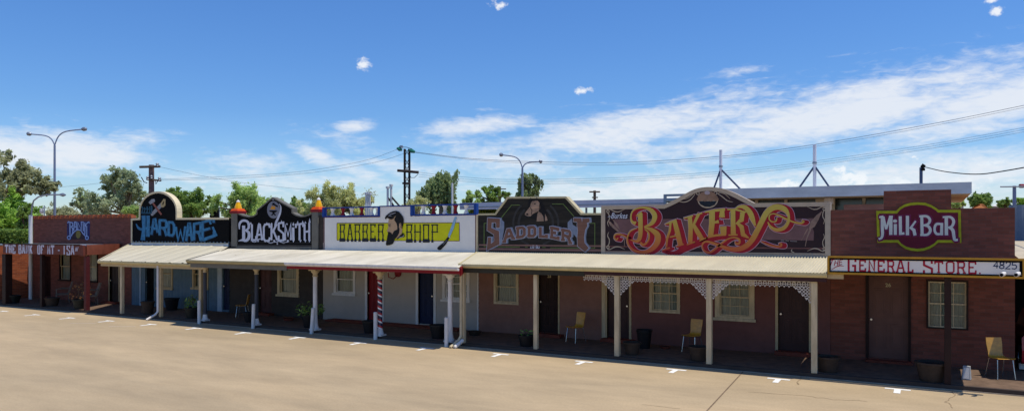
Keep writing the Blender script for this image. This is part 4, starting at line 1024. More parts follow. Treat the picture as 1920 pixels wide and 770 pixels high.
# pie
a = Art(yb3, .009, 1140, 345, 5.5); a.ell(1030, 160, 106, 88, 0, 36); a.build('pie_plate', FRT, ks2)
a = Art(yb3, .014, 1140, 345, 5.5); a.poly([(935, 175), (1125, 175), (1100, 215), (1050, 235), (1000, 233), (955, 210)], 1); a.poly([(915, 165), (930, 120), (965, 85), (1030, 72), (1095, 85), (1130, 125), (1145, 160), (1120, 178), (1090, 165), (1060, 180), (1030, 168), (1000, 180), (970, 168), (940, 180)], 0)
a.build('painted_pie', [mat('pie_crust_paint', (150, 118, 96), .6, .2, 4), mat('pie_dish_paint', (30, 38, 48), .5, .3, 4)], ks2)
a = Art(yb3, .018, 1140, 345, 5.5); a.ell(1025, 90, 28, 20, 0); a.build('steam_highlight', mat('lilac_grey_paint', (170, 156, 162), .6, .05, 4), ks2)
a = Art(yb3, .012, 1140, 345, 5.5); a.text('Burkes', 32, 295, 205, 355, bold=.012, shear=.35); a.stroke([(0, 342), (20, 330), (40, 345)], [3, 6, 4], smooth=True); a.build('small_lettering', SILV, ks2)
a = Art(yb3, .012, 1300, 345, 5.5)
for k in range(14):
    if k in (3, 7): continue
    a.stroke([(905 + k * 12, 574 + k * .8), (912 + k * 12, 584 + k * .8)], 6)
a.build('signwriter_mark', mat('faint_grey_paint', (140, 132, 130), .6, .05, 4), ks2)

# swash letters: (frame, points, widths); frame 0 = left drawing, 1 = right drawing
OX = {0: 0, 1: (1300 - 1140) * 5.5}
SW_ = []
def sw_(fr, pts, ws, sm=True): SW_.append(([(p[0] + OX[fr], p[1]) for p in pts], ws, sm))
# B
sw_(0, [(335, 300), (338, 420), (336, 520), (322, 570), (290, 588), (235, 572)], [46, 46, 44, 40, 26, 6])
sw_(0, [(290, 325), (322, 315), (350, 285)], [4, 22, 10])
sw_(0, [(290, 405), (250, 385), (240, 330), (262, 275), (320, 246), (390, 244), (450, 270), (485, 325), (470, 385), (430, 420), (375, 440)], [40, 22, 14, 14, 16, 24, 40, 50, 44, 30, 10])
sw_(0, [(375, 445), (450, 470), (510, 520), (515, 590), (470, 655), (400, 695), (330, 700), (255, 672), (208, 610), (205, 545), (235, 485), (300, 455)], [8, 40, 60, 58, 50, 38, 30, 22, 18, 16, 12, 8])
sw_(0, [(380, 462), (420, 500), (425, 560), (400, 605), (365, 625), (335, 600)], [8, 16, 16, 18, 26, 24])
sw_(0, [(195, 548), (160, 528), (118, 515), (80, 520), (68, 550), (90, 572), (108, 552)], [8, 12, 14, 16, 16, 16, 10])
# A
sw_(0, [(648, 395), (640, 480), (612, 560), (605, 650)], [24, 24, 24, 18], False); sw_(0, [(590, 415), (640, 395), (710, 372)], [8, 22, 24], False)
sw_(0, [(690, 385), (715, 480), (750, 625)], [44, 50, 52], False); sw_(0, [(640, 545), (720, 530)], 16, False)
sw_(0, [(560, 682), (640, 655)], [10, 16], False); sw_(0, [(705, 642), (785, 618)], [14, 12], False)
# K
sw_(0, [(845, 335), (855, 450), (850, 600)], [44, 46, 46], False); sw_(0, [(785, 352), (880, 325)], [12, 16], False); sw_(0, [(815, 622), (900, 594)], [14, 14], False)
sw_(0, [(940, 305), (905, 375), (880, 430)], [30, 28, 22], False); sw_(0, [(905, 320), (975, 298)], [10, 14], False)
sw_(0, [(885, 420), (925, 490), (975, 570)], [34, 48, 44], False); sw_(0, [(945, 585), (1015, 555)], [14, 10], False)
# E
sw_(0, [(1075, 285), (1075, 400), (1060, 535)], [60, 58, 56], False); sw_(0, [(1000, 290), (1100, 272), (1210, 262)], [12, 26, 26], False)
sw_(0, [(1180, 270), (1178, 342)], [44, 60], False); sw_(0, [(1100, 395), (1145, 385)], [22, 34], False)
sw_(0, [(1030, 548), (1110, 528), (1220, 520)], [14, 22, 18], False); sw_(0, [(1190, 435), (1195, 520)], [70, 56], False)
# R
sw_(1, [(410, 270), (412, 400), (415, 520)], [50, 48, 54], False); sw_(1, [(350, 262), (440, 262), (545, 290)], [12, 20, 16], False)
sw_(1, [(510, 290), (500, 370), (440, 410)], [46, 44, 14], False); sw_(1, [(455, 400), (500, 440), (515, 520), (575, 555)], [24, 44, 44, 14], False); sw_(1, [(365, 525), (460, 522)], 14, False)
# Y
sw_(1, [(425, 265), (470, 235), (530, 238), (580, 285), (610, 350), (640, 430)], [10, 24, 44, 54, 50, 20])
sw_(1, [(770, 390), (800, 440), (860, 470), (930, 455), (975, 400), (985, 330), (950, 265), (880, 235), (810, 250), (755, 300), (710, 380), (665, 470), (610, 570), (540, 640), (460, 670), (370, 665), (290, 640), (200, 605), (130, 592), (95, 625), (110, 680), (165, 705), (230, 665), (300, 605), (370, 560), (430, 550), (475, 570), (475, 610), (440, 612), (435, 590)],
    [10, 26, 34, 38, 34, 26, 50, 58, 60, 58, 56, 56, 56, 54, 48, 40, 32, 22, 18, 16, 16, 20, 20, 18, 12, 14, 20, 22, 18, 10])
sw_(1, [(865, 345), (855, 380), (815, 388), (785, 360), (790, 320), (830, 305), (890, 325), (960, 360), (1040, 392), (1110, 402), (1140, 385), (1120, 372)], [8, 12, 14, 14, 12, 10, 14, 16, 16, 18, 18, 10])
sw_(1, [(700, 588), (770, 620), (850, 640), (905, 638), (905, 612), (880, 615)], [6, 12, 14, 18, 18, 10])
def bak(a, g, dx, dy):
    for pts, ws, sm in SW_: a.stroke(pts, ws, 0, sm, grow=g, dx=dx, dy=dy)
under = [([(560, 690), (690, 715), (800, 660), (950, 600), (1100, 560), (1230, 545), (1330, 540), (1470, 575)], [20, 50, 70, 66, 50, 40, 30, 16])]
RS = mat('crimson_paint', (158, 24, 40), .5, .1, 3); PK = mat('pale_pink_outline', (206, 170, 184), .55, .05, 5)
def redset(a, g):
    for dx, dy in ((8, 2), (24, 5), (42, 8)): bak(a, g + 10, dx, dy)
    for p, w in under: a.stroke(p, w, 0, True, grow=g)
a = Art(yb3, .016, 1140, 345, 5.5, step=.00025); redset(a, 12); a.build('pink_outline', PK, ks2)
a = Art(yb3, .022, 1140, 345, 5.5, step=.00025); redset(a, 2); a.build('red_letter_shadow', RS, ks2)
gold = D.materials.new('gold_graded_paint'); gold.use_nodes = True; nt = gold.node_tree; b_ = nt.nodes['Principled BSDF']; tc = node(nt, 'ShaderNodeTexCoord'); sx = node(nt, 'ShaderNodeSeparateXYZ'); nt.links.new(tc.outputs['Object'], sx.inputs[0])
zo = wloc(ks2).z; mr = node(nt, 'ShaderNodeMapRange'); mr.inputs[1].default_value = Z(1340, 478) - zo; mr.inputs[2].default_value = Z(1340, 388) - zo; nt.links.new(sx.outputs['Z'], mr.inputs[0])
cr = node(nt, 'ShaderNodeValToRGB'); cr.color_ramp.elements[0].color = lin((186, 84, 28)); cr.color_ramp.elements[1].color = lin((190, 166, 66)); cr.color_ramp.elements[0].position = .12; cr.color_ramp.elements[1].position = .8
e = cr.color_ramp.elements.new(.45); e.color = lin((186, 132, 44)); nt.links.new(mr.outputs[0], cr.inputs[0]); nt.links.new(cr.outputs[0], b_.inputs['Base Color']); b_.inputs['Roughness'].default_value = .5
a = Art(yb3, .028, 1140, 345, 5.5, step=.00025); bak(a, 0, 0, 0); a.build('lettering', gold, ks2)

# ---- MILK BAR
ms = sign(1722, 460, 'maroon milk bar sign with yellow border and rounded lobes on the brick parapet')
def lobe(i):
    # drawing frame 1635,375 x7.7
    top = [(350 + i * .35, 155 + i), (400 + i * .3, 105 + i * .8), (470, 62 + i), (560, 38 + i), (660, 30 + i), (770, 38 + i), (850, 68 + i), (915, 105 + i), (960 - i * .3, 140 + i)]
    bot = [(955 - i * .3, 612 - i), (900, 660 - i), (830, 700 - i), (750, 728 - i), (660, 738 - i), (570, 728 - i), (490, 705 - i), (420, 660 - i), (370 + i * .3, 612 - i)]
    return [(62 + i, 155 + i)] + top + [(1280 - i, 142 + i), (1290 - i, 615 - i)] + bot + [(78 + i, 612 - i)]
o_ = [(1635 + x / 7.7, 375 + y / 7.7) for x, y in lobe(0)]
board(ms, o_[::-1], mat('chartreuse_border_paint', (176, 176, 32), .5, .15, 3), YW - .035, YW - .004)
ym = YW - .035
a = Art(ym, .004, 1635, 375, 7.7); a.poly(lobe(38)); a.build('maroon_field', mat('wine_paint', (110, 26, 44), .5, .08, 3), ms)
ML = [([(105, 245), (165, 240)], [26, 40]), ([(150, 235), (150, 400), (152, 490), (135, 545), (95, 560)], [46, 44, 42, 34, 28]), ([(160, 240), (205, 420)], [44, 30]), ([(205, 420), (262, 240)], [30, 34]), ([(245, 238), (302, 238)], [28, 28]), ([(272, 232), (272, 500)], [52, 48]),
      ([(320, 350), (360, 350)], [10, 10]), ([(337, 345), (337, 500)], [46, 44]), ([(408, 232), (412, 500)], [44, 44]), ([(392, 487), (468, 478)], [30, 36]), ([(512, 225), (512, 505)], [46, 48]), ([(632, 300), (560, 400)], [26, 34]), ([(545, 390), (605, 430), (622, 508)], [30, 46, 46]),
      ([(718, 222), (724, 512)], [44, 44]), ([(682, 234), (790, 234), (836, 285), (808, 345), (740, 362)], [30, 36, 40, 34, 24]), ([(740, 362), (815, 380), (842, 440), (800, 495), (695, 502)], [24, 38, 42, 36, 26]),
      ([(1005, 345), (935, 345), (906, 390), (908, 450), (940, 488), (1000, 486)], [30, 36, 36, 36, 36, 28]), ([(1008, 328), (1004, 506)], [40, 46]), ([(1072, 232), (1074, 506)], [48, 50]), ([(1020, 245), (1130, 245), (1178, 300), (1155, 375), (1095, 395)], [24, 34, 44, 36, 26]), ([(1110, 395), (1165, 430), (1182, 520), (1195, 568), (1240, 572)], [30, 48, 44, 42, 30])]
def milk(a, g, dx=0, dy=0):
    for p, w in ML: a.stroke(p, w, 0, len(p) > 3, grow=g, dx=dx, dy=dy)
    a.ell(333 + dx, 302 + dy, 30 + g / 2, 24 + g / 2)
a = Art(ym, .009, 1635, 375, 7.7); milk(a, 44, 6, 2); a.build('pink_outline', mat('rose_outline_paint', (150, 62, 84), .55, .05, 5), ms)
a = Art(ym, .015, 1635, 375, 7.7); milk(a, 36, 6, 2); a.build('magenta_halo', mat('magenta_paint', (120, 24, 76), .5, .1, 4), ms)
a = Art(ym, .021, 1635, 375, 7.7); milk(a, 0); a.build('lettering', mat('bone_white_paint', (222, 220, 204), .55, .05, 5), ms)

# ---- THE GENERAL STORE fascia
gs = thing('fascia_sign', P(1735, 516, -.1), 'long white fascia reading THE GENERAL STORE. 4825 in yellow frame', 'sign')
yg = -.1; xl, xr = X(1552, yg), X(1921, yg); z1, z0 = Z(1735, 482.5, yg), Z(1735, 517, yg)
MB().box(xl, xr, yg, yg + .07, z0, z1).build('board', SIGNWHITE, gs)
GF = mat('ochre_frame', (190, 140, 44), .5, .1, 4)
mb = MB(); t = .035
for i, (g, yy) in enumerate(((0, .03),)): 
    mb.box(xl, xr, yg - yy, yg - .001, z1 - t, z1 + .01); mb.box(xl, xr, yg - yy, yg - .001, z0 - .01, z0 + t); mb.box(xl - .01, xl + t, yg - yy, yg - .001, z0 + t, z1 - t); mb.box(xr - t, xr + .01, yg - yy, yg - .001, z0 + t, z1 - t)
mb.build('frame', GF, gs)
mb = MB(); t2 = .04
mb.box(xl + t, xr - t, yg - .012, yg - .001, z1 - t - t2, z1 - t - .001); mb.box(xl + t, xr - t, yg - .012, yg - .001, z0 + t + .001, z0 + t + t2 * .8); mb.box(xl + t + .001, xl + t + .03, yg - .012, yg - .001, z0 + t + t2, z1 - t - t2); mb.box(xr - t - .05, xr - t - .001, yg - .012, yg - .001, z0 + t + t2, z1 - t - t2)
mb.build('black_inner_border', BLACK, gs)
a = Art(yg, .004, 1550, 475, 5.19); CR = mat('crimson_letter_paint', (170, 18, 48), .5, .1, 4)
def gl(ch, x0, x1, yt, ybm, w=15, se=30, g=0): glyph(a, ch, x0 + w / 2, x1 - w / 2, yt + w / 2, yt + w / 2, ybm - w / 2, ybm - w / 2, w, 0, se, g, sw=11)
for ch, x0, x1, yt, ybm in (('E', 310, 386, 58, 176), ('N', 403, 476, 60, 180), ('E', 491, 568, 62, 182), ('R', 583, 662, 64, 184), ('A', 677, 762, 66, 187), ('L', 778, 846, 68, 189)): gl(ch, x0, x1, yt + 2, ybm - 2, 15, 28 if ch in 'NRA' else 0)
gl('G', 200, 296, 40, 192, 20, 0); a.build('lettering', CR, gs); a = Art(yg, .004, 1550, 475, 5.19)
for ch, x0, x1, yt, ybm in (('T', 1045, 1136, 74, 192), ('O', 1158, 1247, 74, 195), ('R', 1263, 1352, 76, 198), ('E', 1371, 1460, 76, 200)): gl(ch, x0, x1, yt, ybm - 2, 15, 30 if ch in 'TR' else 0)
gl('S', 932, 1040, 54, 208, 20, 0); a.poly([(1484, 184), (1498, 184), (1498, 198), (1484, 198)])
a.build('lettering', CR, gs); a = Art(yg, .004, 1550, 475, 5.19)
for st, w in (([(18, 68), (90, 55)], 7), ([(58, 60), (38, 115)], 7), ([(85, 68), (74, 118)], 7), ([(113, 62), (104, 116)], 7), ([(78, 92), (110, 88)], 6), ([(160, 58), (128, 66), (120, 110), (150, 104)], 6), ([(124, 86), (150, 82)], 6), ([(45, 160), (90, 128), (130, 118), (170, 122)], [3, 7, 7, 3])): a.stroke(st, w)
a.build('lettering', CR, gs)
a = Art(yg, .004, 1550, 475, 5.19)
for ch, x0, x1, yt, ybm in (('4', 1625, 1672, 78, 142), ('8', 1682, 1728, 80, 146), ('2', 1740, 1790, 82, 148), ('5', 1800, 1852, 84, 150)): glyph(a, ch, x0, x1, yt, yt, ybm, ybm, 10, 0, skew=4)
a.build('number_lettering', mat('dark_blue_letter_paint', (28, 52, 92), .5, .1, 4), gs)
a = Art(-.1, .0, 0, 0, 1)
# ------------------------------------------------------------------ loose things on the verandah
def pxz(px, y): return X(px, y)
def tub(px, y, r, h, lab, m=POTM, name='planter_tub', plant=None, group=None, z=FL + .004, soil=True):
    x = X(px, y); t = thing(name, (x, y, z), lab, 'planter' if name != 'tub_bin' else 'bin', group)
    mb = MB(); mb.lathe((x, y, z), [(r * .72, 0), (r * .86, h * .5), (r * .97, h * .88), (r * 1.06, h * .9), (r * 1.06, h), (r * .93, h), (r * .9, h * .86), (r * .02, h * .85)], 24); mb.build('tub', m, t)
    if soil: mb = MB(); mb.lathe((x, y, z), [(r * .9, h * .87), (r * .4, h * .9), (.01, h * .91)], 18); mb.build('soil', SOIL, t)
    if plant:
        n, ph, pr, lm, ls = plant; rr = random.Random(int(px)); s = MB(); lf = MB()
        for k in range(max(3, n // 14)):
            an = rr.uniform(0, 6.28); q = [(x, y, z + h * .9), (x + math.cos(an) * pr * .3, y + math.sin(an) * pr * .3, z + h + ph * .5), (x + math.cos(an) * pr * .7, y + math.sin(an) * pr * .7, z + h + ph * rr.uniform(.7, 1))]
            s.tube(q, [.008, .006, .003], 5)
        for k in range(n):
            an = rr.uniform(0, 6.28); R = pr * math.sqrt(rr.random()); zc = z + h + ph * rr.random() * (1 - .4 * R / pr); c = Vector((x + R * math.cos(an), y + R * math.sin(an), zc))
            d = Vector((rr.uniform(-1, 1), rr.uniform(-1, 1), rr.uniform(-.4, .8))).normalized(); e_ = d.cross(Vector((rr.uniform(-1, 1), rr.uniform(-1, 1), rr.uniform(-1, 1)))).normalized(); L = ls * rr.uniform(.6, 1.3)
            lf.face([c - d * L, c + e_ * L * .35, c + d * L, c - e_ * L * .35])
        s.build('stem', TIMBER, t); lf.build('leaves', lm, t, smooth=False)
    return t
LF1 = mat('potted_leaf', (86, 120, 62), .5, .3, 6, col2=(120, 150, 70)); LF2 = mat('dry_leaf', (164, 140, 78), .6, .3, 6, col2=(180, 120, 70))
BKP = mat('dark_green_black_pot', (34, 38, 34), .5, .15, 6)
tub(24, .4, .34, .36, 'dark tub against the leftmost post of the bank porch', BKP)
tub(97, .45, .32, .38, 'brown tub between two posts under the bank name board', plant=None)
tub(150, .3, .3, .42, 'tub with straggly half-dry shrub beside the dark red porch post', BKP, plant=(120, .85, .42, LF2, .05))
tub(277, .5, .26, .5, 'brown urn-like pot left of the white downpipe of the hardware shop', POTM)
tub(322, 2.0, .3, .5, 'black round tub against the blue hardware wall', PLASTIC)
tub(361, .45, .3, .4, 'dark pot with leafy plant at the right end of the hardware verandah', BKP, plant=(160, .55, .3, LF1, .06))
tub(467, .6, .2, .35, 'small dark pot behind the white bollard at the charcoal post', PLASTIC)
tub(582, .55, .3, .45, 'dark pot with broad leafy plant next to the first white barber post', PLASTIC, plant=(170, .5, .48, LF1, .075))
tub(694, .45, .26, .4, 'empty black pot left of the striped barber pole', PLASTIC)
tub(822, .5, .28, .42, 'empty black pot left of the last white barber post', PLASTIC)
tub(890, 1.7, .22, .12, 'low brown bowl on the floor at the corner of barber and saddlery', POTM, name='low_bowl')
tub(987, .42, .24, .32, 'dark pot with small green seedling at the saddlery post', PLASTIC, plant=(26, .22, .2, LF1, .06))
tub(1185, .48, .24, .34, 'brown tub just right of the first bakery post', POTM)
tub(1208, 1.75, .22, .52, 'tall black plastic bin against the mauve bakery wall', PLASTIC, name='tub_bin', soil=False)
tub(1247, 1.9, .15, .07, 'low terracotta dish beside the black bin on the bakery verandah', STEPM, name='low_dish')
tub(1310, .42, .26, .37, 'brown tub left of the middle bakery post', POTM)
tub(1552, .42, .28, .36, 'brown tub right of the last bakery post, at the brick corner', POTM)
tub(1747, .35, .33, .42, 'large dark barrel tub left of the dark post below the general store sign', POTM)
tub(541, 1.6, .2, .1, 'low red-brown dish on the blacksmith verandah floor', STEPM, name='low_dish')
def bollard(px, lab, lean=0.0, y=-.12):
    x = X(px, y); t = thing('bollard', (x, y, 0.002), lab, 'bollard', 'white bollards along the kerb')
    mb = MB(); mb.tube([(x, y, .002), (x + lean, y, .84)], .062, 16); mb.build('post', WHITE, t)
    mb = MB(); mb.tube([(x + lean, y, .841), (x + lean * 1.02, y, .87)], [.066, .05], 16); mb.build('cap', WHITE, t)
bollard(373.5, 'white bollard at the tan post between hardware and blacksmith'); bollard(474.5, 'white bollard in front of the free-standing charcoal post of the blacksmith', .03)
bollard(584, 'leaning white bollard in front of the first white barber post', .08); bollard(704, 'white bollard just left of the striped barber pole'); bollard(837, 'white bollard left of the last white barber post, in sunlight', y=-.25)

# chairs: moulded plywood shell on tube legs; local frame, seat faces -Y
def chair_parts(root, ply):
    rx = Matrix.Rotation(root.rotation_euler.z, 4, 'Z')
    def bl(mb, name, m, **k):
        me_off = wloc(root); o = mb.build(name, m, None, **k); o.parent = root; return o
    sh = []  # profile side (y,z)
    prof = [(-.22, .455), (-.2, .462), (-.1, .455), (.05, .445), (.14, .452), (.185, .50), (.205, .58), (.235, .74), (.265, .88)]
    wd = [.2, .205, .21, .2, .18, .165, .165, .18, .175]
    mb = MB(); P_ = catmull([(a, b, c) for (a, b), c in zip(prof, wd)], 3); n = len(P_)
    seatn = 4 * 3
    def shell(rng):
        mb = MB(); rows = []
        for i in rng:
            y, z, w = P_[i]; j = min(i + 1, n - 1); k = max(i - 1, 0); ty, tz = P_[j][0] - P_[k][0], P_[j][1] - P_[k][1]; l = math.hypot(ty, tz); ny, nz = -tz / l, ty / l
            row = []
            for q in range(7):
                u = q / 6 * 2 - 1; e = .012 * u * u
                row.append(((u * w, y + ny * e, z + nz * e), (u * w, y + ny * (e - .012), z + nz * (e - .012))))
            rows.append(row)
        for a_, b_2 in zip(rows, rows[1:]):
            for q in range(6):
                mb.face([a_[q][0], a_[q + 1][0], b_2[q + 1][0], b_2[q][0]]); mb.face([a_[q][1], b_2[q][1], b_2[q + 1][1], a_[q + 1][1]])
            mb.face([a_[0][0], b_2[0][0], b_2[0][1], a_[0][1]]); mb.face([a_[6][0], a_[6][1], b_2[6][1], b_2[6][0]])
        for r, fl_ in ((rows[0], 0), (rows[-1], 1)):
            for q in range(6): mb.face([r[q][0], r[q][1], r[q + 1][1], r[q + 1][0]])
        return mb
    bl(shell(range(0, seatn + 1)), 'seat', ply, smooth=True); bl(shell(range(seatn, n)), 'backrest', ply, smooth=True)
    for sx in (-1, 1):
        for ya, yb_ in ((-.16, -.21), (.14, .24)):
            mb = MB(); mb.tube([(sx * .15, ya * .8, .436), (sx * .17, ya, .43), (sx * .2, yb_, .0)], .011, 8); bl(mb, 'leg', CHROME)
def chair(px, y, rz, lab, ply=YPLY, group='plywood verandah chairs'):
    t = thing('plywood_chair', (X(px, y), y, FL + .002), lab, 'chair', group, rz); chair_parts(t, ply); return t
chair(1876, 1.5, .5, 'honey plywood chair standing in sunlight against the brick general store wall')
chair(1298, 1.75, -.25, 'plywood chair between bakery windows in the shade')
chair(1079, 1.85, -.35, 'plywood chair in shade on the saddlery verandah, right of the door')
chair(455, 1.6, -1.0, 'plywood chair turned left on the blacksmith verandah')
WCK = mat('grey_wicker', (132, 118, 104), .8, .2, 12)
def arm_chair(px, y, rz, lab):
    t = thing('wicker_chair', (X(px, y), y, FL + .002), lab, 'chair', 'wicker chairs under the bank windows', rz)
    def bl(mb, name): o = mb.build(name, WCK, None); o.parent = t
    mb = MB(); mb.box(-.26, .26, -.26, .24, .36, .43); bl(mb, 'seat')
    mb = MB(); mb.hexa([(-.26, .2, .431), (.26, .2, .431), (.26, .26, .431), (-.26, .26, .431), (-.24, .36, .98), (.24, .36, .98), (.24, .41, .98), (-.24, .41, .98)]); bl(mb, 'backrest')
    for s in (-1, 1):
        mb = MB(); mb.tube([(s * .28, .26, .66), (s * .29, .0, .67), (s * .28, -.26, .62), (s * .27, -.27, .0)], .02, 8); bl(mb, 'armrest'); mb = MB(); mb.tube([(s * .24, .22, .36), (s * .25, .26, .0)], .02, 8); bl(mb, 'leg')
arm_chair(118, 1.7, -.5, 'wicker armchair under the left bank window'); arm_chair(170, 1.7, -.4, 'wicker armchair behind the dark red bank porch post')
# floor light box
t = thing('floor_light', (X(1812, .9), .9, FL + .002), 'small grey box leaning on the floor left of the sunlit chair', 'box', rz=-.2)
mb = MB(); mb.hexa([(-.09, -.07, 0), (.09, -.07, 0), (.09, .09, 0), (-.09, .09, 0), (-.07, .0, .3), (.07, .0, .3), (.07, .08, .3), (-.07, .08, .3)])
o = mb.build('housing', mat('light_grey_metal', (176, 176, 172), .5, .1, 6), None, bevel=.01); o.parent = t
mb = MB(); mb.hexa([(-.06, -.072, .03), (.06, -.072, .03), (.06, -.064, .03), (-.06, -.064, .03), (-.05, -.012, .26), (.05, -.012, .26), (.05, -.004, .26), (-.05, -.004, .26)]); o = mb.build('lens', SIGNWHITE, None); o.parent = t
# security cameras on the general store sign
for px, lab in ((1876, 'left of two white bullet cameras under the number 4825'), (1903, 'right of two white bullet cameras under the number 4825')):
    c = P(px, 513.5, -.2); t = thing('security_camera', c, lab, 'camera', 'bullet cameras on the fascia')
    mb = MB(); mb.tube([(c.x + .08, -.131, c.z + .03), (c.x + .08, -.19, c.z + .03), (c.x + .07, -.21, c.z)], .022, 10); mb.build('bracket', WHITE, t)
    mb = MB(); mb.tube([(c.x + .06, -.2, c.z + .01), (c.x + .01, -.31, c.z - .01)], .045, 14); mb.build('housing', WHITE, t)
    mb = MB(); mb.tube([(c.x + .01, -.311, c.z - .0105), (c.x + .004, -.322, c.z - .012)], .033, 14); mb.build('lens', BLACK, t)
# dome camera/light under blacksmith & hardware
c = P(445, 497, .8); t = thing('ceiling_light', (c.x, .8, 2.3), 'small cream ceiling light under the blacksmith verandah', 'lamp'); mb = MB(); mb.lathe((c.x, .8, 2.24), [(.02, 0), (.09, .04), (.1, .1), (.1, .3)], 14); mb.build('shade', CREAM, t)

# pole with camera and street arm left of the bank
x = X(57.5, 1.9); t = thing('white_pole', (x, 1.9, 0), 'tall white pole rising at the left corner of the bank with a curved lamp arm', 'lamp post')
mb = MB(); z2 = Z(57.5, 403, 1.9); mb.tube([(x, 1.9, FL), (x, 1.9, z2)], .085, 14); mb.build('lower_tube', WHITE, t)
P1 = [P(a_, b_, 1.9) for a_, b_ in ((59, 403), (60, 388), (63, 376), (72, 369), (85, 365.5), (100, 364.8), (113, 364.8))]
mb = MB(); mb.tube(P1, .035, 8); mb.build('arm', GALV, t); mb = MB(); a_ = P(113, 364.8, 1.9); b_2 = P(123, 365.3, 1.9); mb.tube([a_, (a_ + b_2) / 2, b_2], [.05, .09, .03], 10); mb.build('lamp_head', GALV, t)
# dome camera on short mount behind bank parapet
c = P(78.5, 397, 3.4); t = thing('dome_camera', P(82, 404, 3.4), 'white dome camera on a short mount above the left end of the bank parapet', 'camera')
mb = MB(); mb.tube([P(83, 409, 3.4), P(83, 385, 3.4)], .03, 8); mb.tube([P(83, 390, 3.4), P(78.5, 391, 3.4)], .02, 8); mb.build('mount', GALV, t); mb = MB(); mb.lathe((c.x, 3.4, c.z - .08), [(.02, -.02), (.08, .02), (.11, .1), (.1, .2), (.02, .23)], 14); mb.build('dome', WHITE, t)
# ------------------------------------------------------------------ right neighbour: carport with red car, fences, flat roofed building behind
def yw_at(s, px):  # world point far away
    return FAR(px, 435, s)
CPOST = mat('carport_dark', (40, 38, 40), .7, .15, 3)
x0 = XR + .06
cp = thing('carport', (x0 + 2.5, 4.5, 0), 'low carport with tan sloping roof edge right of the general store', 'carport')
mb = MB(); mb.hexa([(x0, 1.6, 2.66), (x0 + 6, 1.6, 2.66), (x0 + 6, 9, 3.05), (x0, 9, 3.05), (x0, 1.6, 2.74), (x0 + 6, 1.6, 2.74), (x0 + 6, 9, 3.13), (x0, 9, 3.13)]); mb.build('roof', mat('tan_roof', (196, 180, 150), .6, .12, 3), cp)
MB().box(x0, x0 + 6, 1.5, 1.59, 2.5, 2.78).build('fascia_beam', DKRED, cp)
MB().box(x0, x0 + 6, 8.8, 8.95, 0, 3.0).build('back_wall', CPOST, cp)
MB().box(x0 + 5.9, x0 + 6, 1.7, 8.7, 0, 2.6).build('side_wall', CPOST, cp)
MB().box(x0 + 1.95, x0 + 1.99, 3.0, 3.04, 0, 2.6).build('post', GREY, cp)
# red hatchback, rear quarter visible past the wall corner
car = thing('parked_car', (x0 + .92, 4.6, 0), 'red hatchback parked under the carport past the brick corner', 'car')
CRED = mat('car_red', (176, 14, 44), .2, .04, 2, spec=.7); cx = x0 + .92
prof = [(-2.0, .35), (-2.02, .62), (-1.98, .95), (-1.8, 1.05), (-1.55, 1.38), (-1.2, 1.47), (-.3, 1.48), (.3, 1.3), (.8, 1.0), (1.6, .88), (1.95, .72), (2.0, .4), (1.9, .28), (-1.9, .28)]
mb = MB(); secs = []
for wx, sq in ((-.84, .93), (-.8, 1), (.8, 1), (.84, .93)):
    secs.append([(cx + wx * (1 if z < 1.0 else .84), 4.6 + y * (.99 if abs(wx) > .82 else 1), .28 + (z - .28) * sq) for y, z in prof])
for s1, s2 in zip(secs, secs[1:]):
    n = len(prof)
    for k in range(n): mb.face([s1[k], s2[k], s2[(k + 1) % n], s1[(k + 1) % n]])
mb.face(secs[0][::-1]); mb.face(secs[-1]); mb.build('body', CRED, car, smooth=True)
mb = MB(); mb.hexa([(cx - .6, 4.6 - 1.80, 1.08), (cx + .6, 4.6 - 1.80, 1.08), (cx + .6, 4.6 - 1.76, 1.08), (cx - .6, 4.6 - 1.76, 1.08), (cx - .55, 4.6 - 1.60, 1.36), (cx + .55, 4.6 - 1.60, 1.36), (cx + .55, 4.6 - 1.55, 1.36), (cx - .55, 4.6 - 1.55, 1.36)]); mb.build('rear_window', BLACK, car)
for sx in (-1, 1):
    MB().box(cx + sx * .62, cx + sx * .8, 4.6 - 2.03, 4.6 - 1.96, .72, .92).build('tail_light', DKRED, car, bevel=.02)
    for wy in (-1.25, 1.3):
        mb = MB(); mb.tube([(cx + sx * .68, 4.6 + wy, .32), (cx + sx * .86, 4.6 + wy, .32)], .32, 20); w = mb.build('wheel', PLASTIC, car); mb = MB(); mb.tube([(cx + sx * .855, 4.6 + wy, .32), (cx + sx * .87, 4.6 + wy, .32)], .19, 16); mb.build('rim', CHROME, w)
MB().box(cx - .26, cx + .26, 4.6 - 2.045, 4.6 - 2.01, .55, .66).build('number_plate', WHITE, car)
MB().box(cx - .78, cx + .78, 4.6 - 2.06, 4.6 - 1.97, .36, .5).build('bumper', PLASTIC, car, bevel=.02)
p = P(1910, 690, 2.9); t = thing('gas_box', (p.x + .1, 2.9, 0), 'small white box on the ground at the brick corner by the red car', 'box')
MB().box(p.x, p.x + .16, 2.85, 3.0, .12, .26).build('housing', WHITE, t, bevel=.02); MB().box(p.x + .02, p.x + .14, 2.87, 2.98, 0, .12).build('base', BLACK, t)
# tall grey metal fence beyond
CORR = mat('blue_grey_sheet', (132, 140, 150), .5, .08, 2)
fx = XR + .5; fy = 10.5
mb = MB(); n = 120
za, zb_ = Z(1915, 452, fy), Z(1915, 384, fy)
for k in range(n):
    xa_, xb_ = fx + 14 * k / n, fx + 14 * (k + 1) / n
    mb.face([(xa_, fy - (.05 if k % 2 else 0), 0), (xb_, fy - (0 if k % 2 else .05), 0), (xb_, fy - (0 if k % 2 else .05), zb_), (xa_, fy - (.05 if k % 2 else 0), zb_)])
tag(mb.build('sheet_fence', CORR), 'tall blue-grey ribbed metal wall at the right edge behind the carport', 'fence')

